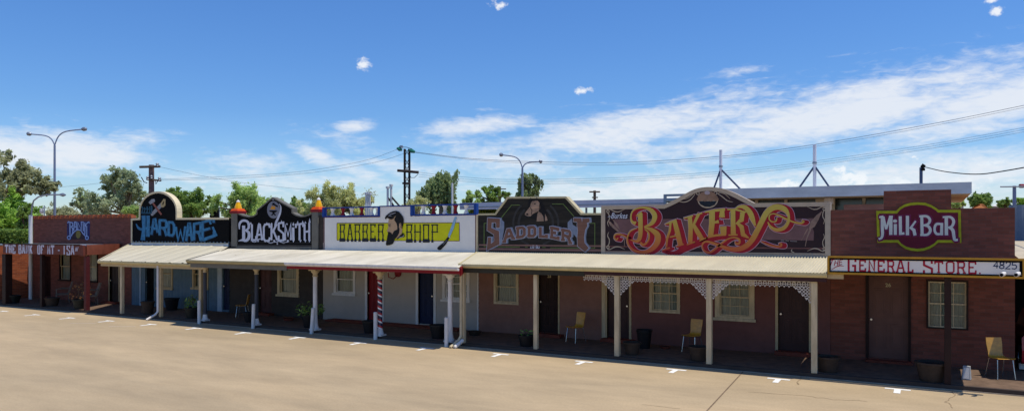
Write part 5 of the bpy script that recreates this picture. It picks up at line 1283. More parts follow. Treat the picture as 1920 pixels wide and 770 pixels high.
# big flat roofed building, parallel to the row
fy = 19.0
fb = thing('flat_roof_building', (X(1600, fy), fy, 0), 'long flat-roofed building with pale blue-grey fascia and glass strip, behind bakery and general store', 'building')
FASC = mat('pale_blue_fascia', (238, 238, 228), .5, .1, .8, stretch=(1, 1, 3)); SOFF = mat('cream_soffit', (206, 200, 178), .7, .06, 3)
xl, xr = X(1330, fy), X(1822, fy - .6); z1, z0 = Z(1600, 348.5, fy), Z(1600, 368.5, fy)
mb = MB(); mb.prism([(xl, z0), (xr - .0, z0), (xr, z1), (xl, z1)], fy - .6, fy - .5); mb.build('fascia', FASC, fb)
mb = MB(); mb.box(xl, xr, fy - .499, fy + 11, z1 - .12, z1 - .02); mb.build('roof', FASC, fb)
mb = MB(); mb.hexa([(xl, fy - .49, z0 + .02), (xr, fy - .49, z0 + .02), (xr, fy + 11, z0 + .02), (xl, fy + 11, z0 + .02), (xl, fy - .49, z0 + .08), (xr, fy - .49, z0 + .08), (xr, fy + 11, z0 + .08), (xl, fy + 11, z0 + .08)]); mb.build('soffit', SOFF, fb)
MB().box(xr - .1, xr, fy - .499, fy + 11, z0 + .081, z1 - .121).build('end_fascia', FASC, fb)
xw = X(1790, fy + 2)
MB().box(xl, xw - 1.5, fy + 2.0, fy + 2.05, 1.0, z0).build('glass_strip', mat('dark_glass_strip', (58, 66, 66), .15, .25, .3, spec=.8), fb)
MB().box(xl, xw - 1.5, fy + 2.2, fy + 10, 0, z0).build('wall', mat('grey_wall', (140, 138, 132), .8, .1, 1), fb)
MB().box(xl, xw - 1.5, fy + 1.9, fy + 2.1, 0, 1.0).build('sill_wall', MATS['grey_wall'], fb)
for px in (1419, 1474, 1541, 1563, 1620, 1660): 
    xx = X(px, fy + 1.9); w_ = .28 if px in (1541,) else .07
    MB().box(xx - w_, xx + w_, fy + 1.78, fy + 1.89, 1.0, z0).build('mullion', SOFF, fb)
xx0, xx1 = X(1582, fy + 1.6), X(1665, fy + 1.6); MB().box(xx0, xx1, fy + 1.6, fy + 1.66, Z(1620, 410, fy + 1.6), Z(1620, 383, fy + 1.6)).build('pink_panel', mat('dusty_pink_panel', (176, 142, 146), .6, .08, 2), fb)
xx = X(1554, fy + .5); MB().box(xx - .2, xx + .2, fy + .4, fy + .8, z0 - .3, z0 - .01).build('light_box', WHITE, fb, bevel=.02); MB().box(xx - .1, xx + .1, fy + .5, fy + .7, z0 - .7, z0 - .301).build('light_stem', WHITE, fb)
def roof_mast(px, pyt, pyb, lab, b1, b2, wpx=5.6):
    s, xx = sight(px, fy + 3); t = thing('roof_mast', (xx, fy + 3, z1), lab, 'mast', 'white masts on the flat roof'); r = wpx / 2 * s / CF; zt_ = Z(px, pyt, fy + 3)
    mb = MB(); mb.tube([(xx, fy + 3, z1 - .02), (xx, fy + 3, zt_)], r, 16); mb.build('pole', mat('mast_white', (206, 206, 216), .5, .05, 3), t)
    zc = Z(px, pyt + (pyb - pyt) * .43, fy + 3); mb = MB(); mb.tube([(xx, fy + 3, zc - .05), (xx, fy + 3, zc + .05)], r * 1.3, 16); mb.build('collar', GALV, t)
    for b, dy in ((b1, .9), (b2, .9)):
        mb = MB(); mb.tube([(xx, fy + 3, Z(px, pyt + (pyb - pyt) * .5, fy + 3)), (X(b, fy + 3), fy + 3 - .3, z1 - .02)], .05, 8); mb.build('brace', mat('brace_blue', (52, 66, 96), .5, .05, 3), t)
roof_mast(1351.5, 281, 353, 'white mast with two dark braces rising behind the bakery sign peak', 1338, 1396)
roof_mast(1527.5, 271, 351, 'taller white mast with two dark braces on the flat roof, right of centre', 1496, 1560, 6.4)
xx = X(1727, fy + 2); t = thing('service_mast', (xx, fy + 2, z1), 'thin dark pole with bent bracket on the flat roof above the raised brick block', 'mast')
mb = MB(); mb.tube([(xx, fy + 2, z1 - .02), (xx, fy + 2, Z(1727, 314, fy + 2))], .07, 8); mb.build('pole', mat('brace_blue', (52, 66, 96)), t)
mb = MB(); c = P(1727, 314, fy + 2); d = P(1735, 312, fy + 2); mb.tube([c, (c + d) / 2 + Vector((0, 0, .06)), d], [.06, .11, .05], 8); c = P(1730, 320, fy + 2); mb.tube([c, c + Vector((.0, 0, .12))], .1, 8); mb.build('bracket', BLACK, t)

# louvred roof unit and long metal roof
fy2 = 14.0
t = thing('louvre_unit', (X(1262, fy2), fy2, 2.9), 'dark louvred unit in a pale frame on the roof left of the bakery peak', 'rooftop unit')
xl, xr = X(1244, fy2), X(1300, fy2); z1b, z0b = Z(1265, 363.5, fy2), Z(1265, 392, fy2)
mb = MB(); mb.box(xl, xr, fy2, fy2 + .1, z1b - .1, z1b); mb.box(xl, xl + .12, fy2, fy2 + .1, 2.9, z1b - .1); mb.box(xl + .12, xr, fy2, fy2 + .06, z1b - .3, z1b - .18); mb.build('frame', GALV, t)
mb = MB()
for k in range(10): zz_ = z1b - .38 - k * .1; mb.hexa([(xl + .13, fy2 + .02, zz_), (xr, fy2 + .02, zz_), (xr, fy2 + .1, zz_ + .06), (xl + .13, fy2 + .1, zz_ + .06), (xl + .13, fy2 + .02, zz_ + .02), (xr, fy2 + .02, zz_ + .02), (xr, fy2 + .1, zz_ + .08), (xl + .13, fy2 + .1, zz_ + .08)])
mb.build('louvres', mat('dark_louvre', (84, 88, 74), .6, .1, 4), t)
fy3 = 17.0
t = thing('long_metal_roof', (X(1050, fy3), fy3, 0), 'long low shelter with lilac-grey metal roof behind the saddlery sign', 'shelter')
xl, xr = X(862, fy3), X(1245, fy3); za_, zb2 = Z(1060, 376, fy3), Z(1060, 389.5, fy3)
LM = mat('lilac_grey_sheet', (226, 220, 220), .45, .06, 2)
MB().box(xl, xr, fy3, fy3 + .08, zb2, za_).build('fascia', LM, t); mb = MB(); mb.hexa([(xl, fy3 + .081, zb2 + .02), (xr, fy3 + .081, zb2 + .02), (xr, fy3 + 6, zb2 + .25), (xl, fy3 + 6, zb2 + .25), (xl, fy3 + .081, zb2 + .08), (xr, fy3 + .081, zb2 + .08), (xr, fy3 + 6, zb2 + .31), (xl, fy3 + 6, zb2 + .31)]); mb.build('roof', LM, t)
mb = MB(); mb.box(xl, xr, fy3 - .02, fy3 - .002, zb2 + .12, zb2 + .16); mb.build('seam', GALV, t)
for k in range(7):
    xq = xl + (xr - xl) * (k + .5) / 7; MB().tube([(xq, fy3 + .3, 0), (xq, fy3 + .3, zb2)], .06, 8).build('post', GALV, t)

# ------------------------------------------------------------------ street furniture beyond
GPOLE = mat('galvanised_pole', (132, 146, 172), .45, .06, 3)
def double_lamp(px, s, pyt, forkpy, l, r, lab, rad=.1):
    s = max(s, sight(px, 13)[0] + 3)
    base = FAR(px, 435, s); base.z = 0; t = thing('street_lamp', base, lab, 'street lamp', 'double-armed street lamps')
    top = FAR(px, forkpy, s); mb = MB(); mb.tube([base, (base + top) / 2, top], [rad * 1.3, rad, rad * .8], 12); mb.build('pole', GPOLE, t)
    for (hx, hy) in (l, r):
        d = hx - px; q = [FAR(px, forkpy, s), FAR(px + d * .12, forkpy - (forkpy - hy) * .55, s), FAR(px + d * .35, forkpy - (forkpy - hy) * .85, s), FAR(px + d * .85, hy + .5, s)]
        mb = MB(); mb.tube(catmull([tuple(v) for v in q], 4), rad * .5, 8); a_ = mb.build('arm', GPOLE, t)
        c0 = FAR(px + d * .83, hy + .4, s); c1 = FAR(hx, hy - .4, s); mb = MB(); mb.tube([c0, c0.lerp(c1, .35), c0.lerp(c1, .8), c1], [rad * .8, rad * 1.7, rad * 1.5, rad * .5], 10); mb.build('lamp_head', GALV, t)
double_lamp(102.5, 62, 243, 272, (50, 251), (163, 242), 'tall double-armed street lamp above the bank')
double_lamp(979.5, 62, 290, 315, (936, 290), (1017, 302.5), 'double-armed street lamp behind the saddlery sign', .1)
def pole_thing(px, s, pyt, lab, r=.15, m=TIMBER, name='utility_pole', group='utility poles'):
    s = max(s, sight(px, 12)[0] + 3)
    b = FAR(px, 435, s); b.z = 0; t = thing(name, b, lab, 'utility pole', group); top = FAR(px, pyt, s)
    mb = MB(); mb.tube([b, top], [r * 1.2, r], 10); mb.build('pole', m, t); return t, s
def xarm(t, s, x0, y0, x1, y1, r=.07, m=TIMBER, ins=()):
    mb = MB(); mb.tube([FAR(x0, y0, s - .2), FAR(x1, y1, s - .2)], r, 6); a_ = mb.build('crossarm', m, t)
    for px, py in ins:
        mb = MB(); c = FAR(px, py, s - .2); mb.lathe(tuple(c), [(.05, -.16), (.12, -.1), (.07, -.04), (.12, .02), (.04, .1)], 8); mb.build('insulator', GALV, a_)
t, s = pole_thing(284, 45, 309, 'timber power pole with two crossarms behind the hardware arch', .17, mat('red_grey_timber', (120, 98, 92), .85, .2, 6))
xarm(t, s, 262, 313, 300, 312, .09, ins=((295, 308),)); xarm(t, s, 275, 336, 302, 338.5, .07, ins=((277, 333), (284, 331), (299, 334.5)))
mb = MB(); mb.tube([tuple(v) for v in (FAR(265, 332, s), FAR(270, 341, s), FAR(276, 343, s))], .03, 6); mb.tube([tuple(v) for v in (FAR(291, 339, s), FAR(292, 345, s), FAR(296, 339, s))], .03, 6); mb.build('jumper_cable', BLACK, t)
b = FAR(762, 435, 50); b.z = 0; t = thing('lattice_pole', b, 'dark steel lattice power pole with green insulators behind the barber sign', 'power pole')
ST = mat('dark_steel', (60, 50, 46), .6, .1, 4, metal=.3); l0, r0 = FAR(757.8, 435, 50), FAR(766.5, 435, 50); ztp_ = FAR(762, 279, 50).z
mb = MB()
for q, dd in ((l0, 0), (r0, 0), (l0, .12), (r0, .12)): mb.tube([(q.x, q.y + dd, 0), (q.x, q.y + dd, ztp_)], .042, 6)
n = 16
for k in range(n):
    za_, zb2 = ztp_ * k / n, ztp_ * (k + 1) / n; a_, c_ = (l0, r0) if k % 2 else (r0, l0); mb.tube([(a_.x, a_.y, za_), (c_.x, c_.y, zb2)], .022, 5); mb.tube([(a_.x, a_.y + .12, zb2), (c_.x, c_.y + .12, za_)], .02, 5)
mb.build('lattice', ST, t)
def tb(pts, r, s=50): m_ = MB(); m_.tube([tuple(FAR(a_, b_, s)) for a_, b_ in pts], r, 8); return m_
tb([(745, 319.5), (785, 323)], .09).build('crossarm', ST, t); GI = mat('green_glass_insulator', (50, 124, 108), .3, .1, 4)
tb([(744, 277.5), (749, 280), (754, 281)], [.06, .13, .08]).build('insulator', GI, t); tb([(767.5, 281), (772, 283), (778, 285)], [.08, .14, .08]).build('insulator', GI, t)
tb([(745, 279), (752, 273.5), (753, 275)], .04).build('insulator_bracket', ST, t); tb([(752.5, 273), (752.5, 277)], .12).build('insulator', GALV, t)
tb([(744, 279), (752, 276), (762, 276), (772, 279), (778, 285)], .018).build('jumper_cable', BLACK, t)
tb([(767, 327), (771, 333), (777, 333), (784, 326)], .018).build('jumper_cable', BLACK, t); tb([(762, 342), (762, 345)], .28).build('clamp_box', ST, t)
t, s = pole_thing(936, 80, 350, 'small timber pole among the trees behind the saddlery', .2); xarm(t, s, 930, 364, 947, 365, .09); xarm(t, s, 938, 354, 949, 354, .06)
t, s = pole_thing(1115, 110, 357, 'small distant pole with two crossarms right of the saddlery sign', .2); xarm(t, s, 1105, 359.5, 1125, 359.5, .12); xarm(t, s, 1110, 370, 1121, 370, .1)
t, s = pole_thing(1902, 60, 348, 'blue-grey pole with red-tipped crossarm at the far right', .13, GPOLE); xarm(t, s, 1876, 350, 1920, 349.5, .06, GALV); mb = MB(); mb.tube([tuple(FAR(1912, 348.5, s)), tuple(FAR(1919, 348.5, s))], .16, 8); mb.build('red_cap', RED, t)
# traffic signals
def signal(px, pyt, pyb, s, lab, arm=None):
    s = max(s, sight(px, 12)[0] + 3)
    b = FAR(px, 435, s); b.z = 0; t = thing('traffic_signal', b, lab, 'traffic light', 'traffic signals'); w = .17
    c0 = FAR(px, pyb, s); c1 = FAR(px, pyt, s); mb = MB(); mb.box(c0.x - .22, c0.x + .22, c0.y - .15, c0.y + .15, c0.z, c1.z); h = mb.build('housing', BLACK, t, bevel=.05)
    for k in range(3):
        zc = c1.z + (c0.z - c1.z) * (k + .5) / 3; mb = MB(); mb.tube([(c0.x, c0.y - .16, zc), (c0.x + .02, c0.y - .34, zc - .02)], .12, 12, cap=False); mb.build('visor', BLACK, h)
    if arm: mb = MB(); mb.tube([tuple(FAR(a_, b_, s + .3)) for a_, b_ in arm] , .05, 8); mb.build('mast_arm', WHITE, t)
    mb = MB(); mb.tube([b + Vector((0, .3, 0)), Vector((c1.x, c1.y + .3, c1.z))], .05, 8); mb.build('pole', GPOLE, t)
signal(403.5, 389.5, 408, 42, 'black traffic light at the end of a white mast arm behind the hardware sign', [(325, 402), (400, 392)])
signal(431, 395, 409, 48, 'black traffic light beside the left blacksmith pillar')
# plain poles
def plain(pxs, s, lab, name, r=.06, m=WHITE, cat='pole', tops=None, extra=None, head=None):
    b = FAR(pxs[0][0], 435, s); b.z = 0; t = thing(name, b, lab, cat)
    for px, py in pxs:
        q = FAR(px, 435, s); q.z = 0; mb = MB(); mb.tube([q, FAR(px, py, s)], r, 8); mb.build('pole', m, t)
        if head: mb = MB(); c = FAR(px, py, s); mb.tube([c, c + Vector((0, 0, head))], r * 1.8, 10); mb.build('pole_head', m, t)
    return t
t = plain([(686.5, 365), (690, 364), (693.5, 365)], 40, 'cluster of three white poles with round caps behind the barber sign', 'pole_cluster', .045, head=.12)
t = plain([(727, 353), (733.5, 349)], 40, 'two white tubular posts with dark slanting rails behind the barber sign', 'stair_posts', .06, head=.1)
tb([(728, 371), (739, 387)], .05, 40).build('rail', ST, t); tb([(734, 369), (749, 386)], .05, 40).build('rail', ST, t)
plain([(848, 343)], 36, 'slim white flagpole left of the barber sign end', 'flagpole', .05)

# power lines
def wire(pts, s0, s1, lab, r=.02, m=None, n=1, dpy=0):
    o = None; mb = MB()
    for k in range(n):
        q = [(px, py + dpy * k) for px, py in pts]; q = catmull(q, 6); w = []
        for px, py in q:
            f = (px - pts[0][0]) / (pts[-1][0] - pts[0][0]); w.append(tuple(FAR(px, py, s0 + (s1 - s0) * f)))
        mb.tube(w, r, 5)
    o = mb.build('power_line', m or mat('cable_grey', (70, 76, 92), .6, 0, 3), smooth=False); tag(o, lab, 'cable', 'overhead power lines')
wire([(778, 285), (880, 297), (1000, 303), (1160, 304.5), (1348, 293.5), (1527, 271), (1760, 230), (1990, 183)], 50, 40, 'long cable from the lattice pole to the upper right edge', .013)
wire([(778, 286), (880, 299), (1000, 306.5), (1160, 309), (1348, 297), (1527, 275), (1760, 234), (1990, 187)], 50, 41, 'second cable just below the uppermost one, right of the lattice pole', .009)
wire([(785, 323), (860, 331), (960, 336.5), (1160, 333), (1350, 321.5), (1527, 302), (1760, 268), (1990, 226)], 50, 42, 'lower bundle of cables right of the lattice pole', .008, n=3, dpy=4)
wire([(300, 336), (420, 331), (560, 322), (680, 302), (745, 280)], 51, 50, 'upper cable between the timber pole and the lattice pole', .009)
wire([(300, 338), (440, 334), (580, 324), (700, 305), (757, 288)], 51, 50, 'lower cable between the timber pole and the lattice pole', .009)
wire([(300, 313), (380, 330), (460, 343), (560, 354), (640, 361)], 51, 70, 'cable falling right from the timber pole towards the trees', .009)
wire([(-20, 358), (80, 353), (190, 343), (264, 330)], 66, 52, 'cable from the left edge to the timber pole', .009)
wire([(1734, 313), (1775, 322), (1830, 326.5), (1880, 321), (1980, 303)], X and sight(1734, fy + 2)[0], 20, 'sagging black cable from the roof mast to the right edge', .02, BLACK)
wire([(1245, 380), (1130, 376)], 30, 60, 'thin cable left of the louvred unit', .008)

# ------------------------------------------------------------------ trees
BARK = mat('pale_gum_bark', (150, 136, 118), .9, .2, 5); BARKD = mat('dark_bark', (84, 70, 58), .9, .25, 6)
def leafmat(name, c1, c2):
    m = mat(name, c1, .6, .28, .55, col2=c2); nt = m.node_tree; b = nt.nodes['Principled BSDF']
    b.inputs['Specular IOR Level'].default_value = .2
    tl = node(nt, 'ShaderNodeBsdfTranslucent'); mx = node(nt, 'ShaderNodeMixShader'); mx.inputs[0].default_value = .55
    r = next(n for n in nt.nodes if n.type == 'VALTORGB'); nt.links.new(r.outputs[0], tl.inputs[0]); out = nt.nodes['Material Output']
    nt.links.new(b.outputs[0], mx.inputs[1]); nt.links.new(tl.outputs[0], mx.inputs[2]); nt.links.new(mx.outputs[0], out.inputs['Surface']); return m
L_GUM = leafmat('gum_leaf', (163, 169, 121), (200, 202, 154)); L_BRI = leafmat('bright_leaf', (139, 187, 75), (182, 217, 104)); L_DK = leafmat('dark_leaf', (117, 152, 71), (156, 182, 95))
L_GRY = leafmat('grey_green_leaf', (158, 178, 132), (204, 215, 169)); L_LIM = leafmat('lime_leaf', (169, 204, 110), (211, 230, 143)); L_YEL = leafmat('olive_yellow_leaf', (204, 208, 128), (235, 232, 163)); L_WEEP = leafmat('weeping_leaf', (136, 160, 99), (178, 193, 132))
def tree(lab, px, pyt, pyb, hw_, s, leaf, seed, n=7000, ls=.14, clumps=26, cr=.3, bark=BARKD, droop=0.0, blobs=None, cat='tree', group=None, trunk_r=.2, name='tree', hollow=.35):
    s0 = s; s = max(s, sight(px, 11)[0] + 2 + hw_ * s / CF); ls = ls * s / s0
    rr = random.Random(seed); b = FAR(px, 435, s); b.z = 0; t = thing(name, b, lab, cat, group)
    k = s / CF; zt_ = FAR(px, pyt, s).z; zb2 = max(FAR(px, pyb, s).z, .3); R = hw_ * k
    cen = []
    if blobs:
        for bx, by, br in blobs: c = FAR(bx, by, s); cen.append((Vector((c.x, c.y + rr.uniform(-.4, .4) * R, c.z)), br * k))
    else:
        cz, hz = (zt_ + zb2) / 2, (zt_ - zb2) / 2
        for _ in range(clumps):
            while 1:
                v = Vector((rr.uniform(-1, 1), rr.uniform(-1, 1), rr.uniform(-1, 1)))
                if hollow < v.length < 1: break
            rad = R * cr * rr.uniform(.7, 1.25)
            cen.append((Vector((b.x + v.x * (R - rad * .7), b.y + v.y * (R - rad * .7), cz + v.z * max(.2, hz - rad * .6))), rad))
    tot = sum(c[1] ** 2 for c in cen); lf = MB()
    for c, rad in cen:
        m_ = int(n * rad * rad / tot); sub = [(c + Vector((rr.gauss(0, .5), rr.gauss(0, .5), rr.gauss(0, .42))) * rad, rad * rr.uniform(.2, .42)) for _ in range(9)]
        for _ in range(m_):
            q, r2 = sub[rr.randrange(9)]
            p = q + Vector((rr.gauss(0, .55), rr.gauss(0, .55), rr.gauss(0, .5))) * r2
            if droop: p.z -= droop * rr.random() ** 2
            d = Vector((rr.gauss(0, 1), rr.gauss(0, 1), rr.gauss(0, 1) - droop * 2)).normalized(); e_ = d.cross(Vector((rr.gauss(0, 1), rr.gauss(0, 1), rr.gauss(0, 1)))).normalized(); L = ls * rr.uniform(.6, 1.4)
            lf.face([p - d * L, p + e_ * L * .45, p + d * L, p - e_ * L * .45])
    lf.build('crown', leaf, t, smooth=False)
    tr = MB(); fork = Vector((b.x, b.y, zb2 + (zt_ - zb2) * .12)); tr.tube([b, (b + fork) / 2 + Vector((rr.uniform(-.15, .15), 0, 0)), fork], [trunk_r * 1.3, trunk_r, trunk_r * .75], 8)
    for c, rad in rr.sample(cen, min(len(cen), 12)):
        mid = fork.lerp(c, .5) + Vector((rr.uniform(-.2, .2), rr.uniform(-.2, .2), .15)) * rad; tr.tube([fork, mid, c], [trunk_r * .5, trunk_r * .3, trunk_r * .1], 6, cap=False)
    tr.build('trunk', bark, t); return t
tree('tall open gum tree with olive layered crown at the left edge', 12, 286, 372, 80, 45, L_GUM, 1, 9000, .13, bark=BARK, trunk_r=.25,
     blobs=[(-10, 300, 26), (12, 305, 20), (22, 318, 18), (-5, 330, 26), (20, 338, 22), (42, 330, 20), (58, 340, 20), (74, 349, 15), (82, 358, 10), (40, 356, 20), (15, 362, 24), (-15, 358, 24), (62, 356, 12)])
tree('dense bright green tree at the left edge above the hedge', 18, 368, 455, 55, 32, L_BRI, 2, 11000, .085, 34, .3)
tree('dark green bushy tree between the white pole and the left edge', 48, 385, 450, 18, 36, L_DK, 31, 3500, .08, 14, .4)
tree('small grey-green gum left of the taller one behind the bank', 160, 350, 412, 30, 62, L_GRY, 3, 3800, .12, bark=BARK, blobs=[(155, 357, 8), (150, 368, 12), (167, 372, 12), (145, 384, 14), (165, 388, 15), (180, 384, 12), (178, 398, 14), (150, 400, 16)])
tree('grey-green gum tree with feathery clumps behind the bank', 236, 316, 412, 48, 55, L_GRY, 4, 9500, .12, bark=BARK, trunk_r=.28,
     blobs=[(228, 324, 12), (220, 336, 16), (238, 332, 14), (258, 334, 14), (250, 348, 20), (212, 348, 14), (196, 342, 12), (200, 358, 16), (225, 362, 24), (262, 352, 14), (266, 368, 14), (204, 378, 22), (240, 382, 26), (195, 396, 18), (262, 390, 16)])
tree('low hazy olive trees behind the bank wall', 115, 388, 415, 30, 85, L_GUM, 5, 3000, .16, 18, .4)
tree('low light green bush between bank and hardware signs', 248, 384, 412, 16, 30, L_LIM, 6, 3600, .07, 14, .4)
tree('round dark green tree right of the hardware arch', 360, 355, 412, 44, 42, L_DK, 7, 15000, .075, blobs=[(330, 366, 14), (345, 364, 13), (360, 372, 15), (378, 366, 13), (388, 378, 12), (345, 384, 22), (372, 388, 20), (392, 394, 10), (322, 388, 18), (310, 398, 16), (355, 396, 20), (385, 396, 14), (335, 378, 16)])
tree('wide light green feathery tree behind the blacksmith gable', 470, 345, 408, 66, 38, L_LIM, 8, 23000, .062, blobs=[(470, 355, 13), (452, 358, 13), (486, 362, 14), (438, 366, 14), (462, 370, 20), (420, 378, 12), (440, 384, 18), (412, 388, 9), (500, 376, 16), (520, 384, 16), (480, 388, 22), (425, 400, 12), (535, 396, 14), (455, 398, 24), (505, 398, 20), (470, 370, 18)], droop=.25)
tree('small dark green tree between the blacksmith gable and right pillar', 560, 368, 408, 24, 46, L_DK, 9, 3800, .1, 18, .38)
tree('broad olive-yellow wispy tree behind the barber sign', 640, 342, 405, 62, 38, L_YEL, 10, 34000, .048, blobs=[(650, 352, 13), (632, 354, 14), (612, 360, 15), (598, 366, 15), (590, 380, 18), (618, 374, 20), (645, 370, 20), (665, 362, 13), (672, 376, 15), (580, 392, 16), (625, 392, 24), (662, 392, 18), (605, 386, 20), (645, 384, 22), (590, 396, 16), (570, 398, 12), (680, 392, 12)], droop=.3)
tree('bare twiggy grey shrub right of the olive-yellow tree', 694, 352, 388, 18, 48, L_GUM, 11, 260, .08, 16, .4, bark=BARK, name='bare_shrub', trunk_r=.09)
tree('pale feathery shrub right of the lattice pole', 783, 364, 400, 26, 40, L_YEL, 12, 2600, .055, 16, .35, bark=BARK)
tree('tall weeping gum tree behind the right half of the barber sign', 828, 320, 400, 34, 46, L_WEEP, 13, 7500, .1, bark=BARK, trunk_r=.22, droop=.9, blobs=[(828, 330, 14), (815, 336, 12), (842, 334, 13), (806, 346, 11), (826, 350, 16), (848, 350, 11), (800, 362, 10), (818, 368, 12), (842, 370, 12), (852, 382, 10)])
tree('small leafy tree right of the weeping gum', 882, 360, 400, 24, 50, L_LIM, 14, 2600, .1, blobs=[(886, 366, 8), (876, 374, 10), (892, 376, 8), (868, 384, 10), (884, 390, 12)])
tree('mid green tree behind the small timber pole', 924, 350, 384, 26, 58, L_DK, 15, 3600, .12, blobs=[(908, 356, 9), (902, 366, 9), (916, 368, 12), (930, 356, 9), (940, 364, 10), (928, 376, 12), (904, 378, 9)])
tree('weeping grey-green gum behind the double street lamp', 985, 324, 375, 28, 66, L_WEEP, 16, 4600, .13, bark=BARK, droop=.7, blobs=[(985, 330, 8), (978, 338, 9), (992, 338, 9), (982, 350, 11), (1004, 332, 7), (1008, 342, 8), (1006, 354, 8), (970, 360, 9), (990, 364, 10)])
tree('low green scrub under the long metal roof', 905, 388, 405, 34, 44, L_DK, 17, 2600, .1, 20, .3)
tree('round green tree beyond the flat roof, far right', 1840, 362, 392, 22, 80, L_DK, 18, 3800, .16, 16, .4)
tree('small light green bush under the end of the flat roof', 1797, 372, 392, 16, 62, L_LIM, 19, 1500, .12, 12, .4)
tree('green tree left of the pole at the far right', 1884, 370, 392, 12, 90, L_DK, 20, 1600, .16, 12, .4)
tree('green tree at the right edge behind the pole', 1912, 368, 390, 12, 80, L_BRI, 21, 1600, .15, 12, .4)
# clipped hedge at left
rr = random.Random(5); mb = MB(); s = 47
for k in range(5200):
    px = rr.uniform(-60, 56); py = rr.uniform(429, 470); q = FAR(px, py, s); q.y += rr.uniform(-.5, .5); d = Vector((rr.gauss(0, 1), rr.gauss(0, 1), rr.gauss(0, 1))).normalized(); e_ = d.cross(Vector((rr.gauss(0, 1), rr.gauss(0, 1), rr.gauss(0, 1)))).normalized(); L = .09
    mb.face([q - d * L, q + e_ * L * .6, q + d * L, q - e_ * L * .6])
b = FAR(0, 470, s); b.z = 0; hd = thing('clipped_hedge', b, 'dark clipped hedge behind the brick side wall at the left edge', 'hedge'); mb.build('foliage', L_DK, hd, smooth=False)
# distant low buildings at right, brown roof
for px0, px1, pt, pb, s, m_, lab in ((1808, 1852, 381, 396, 34, mat('rust_roof', (160, 100, 54), .8, .15, 1.5), 'low rusty brown roof just above the right end of the brick parapet'),
                                     (1862, 1880, 379, 390, 95, WHITE, 'tiny white house among the trees at the far right'), (1770, 1806, 377, 390, 95, WHITE, 'tiny pale building below the flat roof end')):
    a_, c_ = FAR(px0, pb, s), FAR(px1, pt, s); t = thing('distant_building', ((a_.x + c_.x) / 2, a_.y, 0), lab, 'building')
    MB().box(a_.x, c_.x, a_.y, a_.y + 6, 0, c_.z - .5).build('wall', mat('far_wall', (190, 186, 178), .8, .1, 1), t)
    mb = MB(); y_ = a_.y - .3; mb.hexa([(a_.x - .2, y_, c_.z - .499), (c_.x + .2, y_, c_.z - .499), (c_.x + .2, y_ + 7, c_.z - .499), (a_.x - .2, y_ + 7, c_.z - .499), (a_.x + .8, y_ + 1.5, c_.z), (c_.x - .3, y_ + 1.5, c_.z), (c_.x - .3, y_ + 4, c_.z), (a_.x + .8, y_ + 4, c_.z)]); mb.build('roof', m_, t)
# hills
mb = MB(); hp = []
for k in range(121):
    px = -400 + k * 25; hgt = 412 + 5 * math.sin(k * .31) + 5 * math.sin(k * .83 + 1) + (14 if px > 420 else 0) + (12 if px > 1000 else 0); q = FAR(px, min(hgt, 425), 1400); hp.append(q)
for a_, c_ in zip(hp, hp[1:]):
    mb.face([(a_.x, a_.y, 0), (c_.x, c_.y, 0), c_ + Vector((0, 60, 0)), a_ + Vector((0, 60, 0))]); f1, f2 = a_ + Vector((-40, 300, 0)), c_ + Vector((-40, 300, 0)); mb.face([a_ + Vector((0, 60, 0)), c_ + Vector((0, 60, 0)), (f2.x, f2.y, 0), (f1.x, f1.y, 0)])
tag(mb.build('hills', mat('dry_hill', (120, 112, 96), .95, .2, .01)), kind='structure')

# ------------------------------------------------------------------ sky, sun, camera
w = D.worlds.new('World'); scene.world = w; w.use_nodes = True; nt = w.node_tree; nt.nodes.clear()
sund = Vector((.30, .075, 1)).normalized(); el = math.asin(sund.z); az = math.atan2(sund.x, sund.y)
sky = node(nt, 'ShaderNodeTexSky'); sky.sky_type = 'NISHITA'; sky.sun_disc = False; sky.sun_elevation = el; sky.sun_rotation = az; sky.altitude = 350; sky.air_density = 1.25; sky.dust_density = .3; sky.ozone_density = 4.0
hsv = node(nt, 'ShaderNodeHueSaturation'); hsv.inputs['Saturation'].default_value = 1.12; hsv.inputs['Value'].default_value = 1.4; nt.links.new(sky.outputs[0], hsv.inputs['Color'])
tc = node(nt, 'ShaderNodeTexCoord'); sp = node(nt, 'ShaderNodeSeparateXYZ'); nt.links.new(tc.outputs['Generated'], sp.inputs[0])
air = node(nt, 'ShaderNodeValToRGB'); air.color_ramp.elements[0].position = .02; air.color_ramp.elements[0].color = (.62, .75, 1.0, 1); air.color_ramp.elements[1].position = .15; air.color_ramp.elements[1].color = (.43, .6, .86, 1); nt.links.new(sp.outputs['Z'], air.inputs[0])
am = node(nt, 'ShaderNodeMix', data_type='RGBA', blend_type='MULTIPLY'); am.inputs['Factor'].default_value = 1; nt.links.new(hsv.outputs[0], am.inputs['A']); nt.links.new(air.outputs[0], am.inputs['B'])
def math_(op, a, b=None, clamp=False):
    n = node(nt, 'ShaderNodeMath', operation=op); n.use_clamp = clamp
    for i, v in enumerate((a, b)):
        if v is None: continue
        if isinstance(v, (int, float)): n.inputs[i].default_value = v
        else: nt.links.new(v, n.inputs[i])
    return n.outputs[0]
azn = math_('MULTIPLY', math_('ARCTAN2', sp.outputs['X'], sp.outputs['Y']), 57.2958); eln = math_('MULTIPLY', math_('ARCSINE', sp.outputs['Z']), 57.2958)
cv = node(nt, 'ShaderNodeCombineXYZ'); nt.links.new(azn, cv.inputs[0]); nt.links.new(eln, cv.inputs[1])
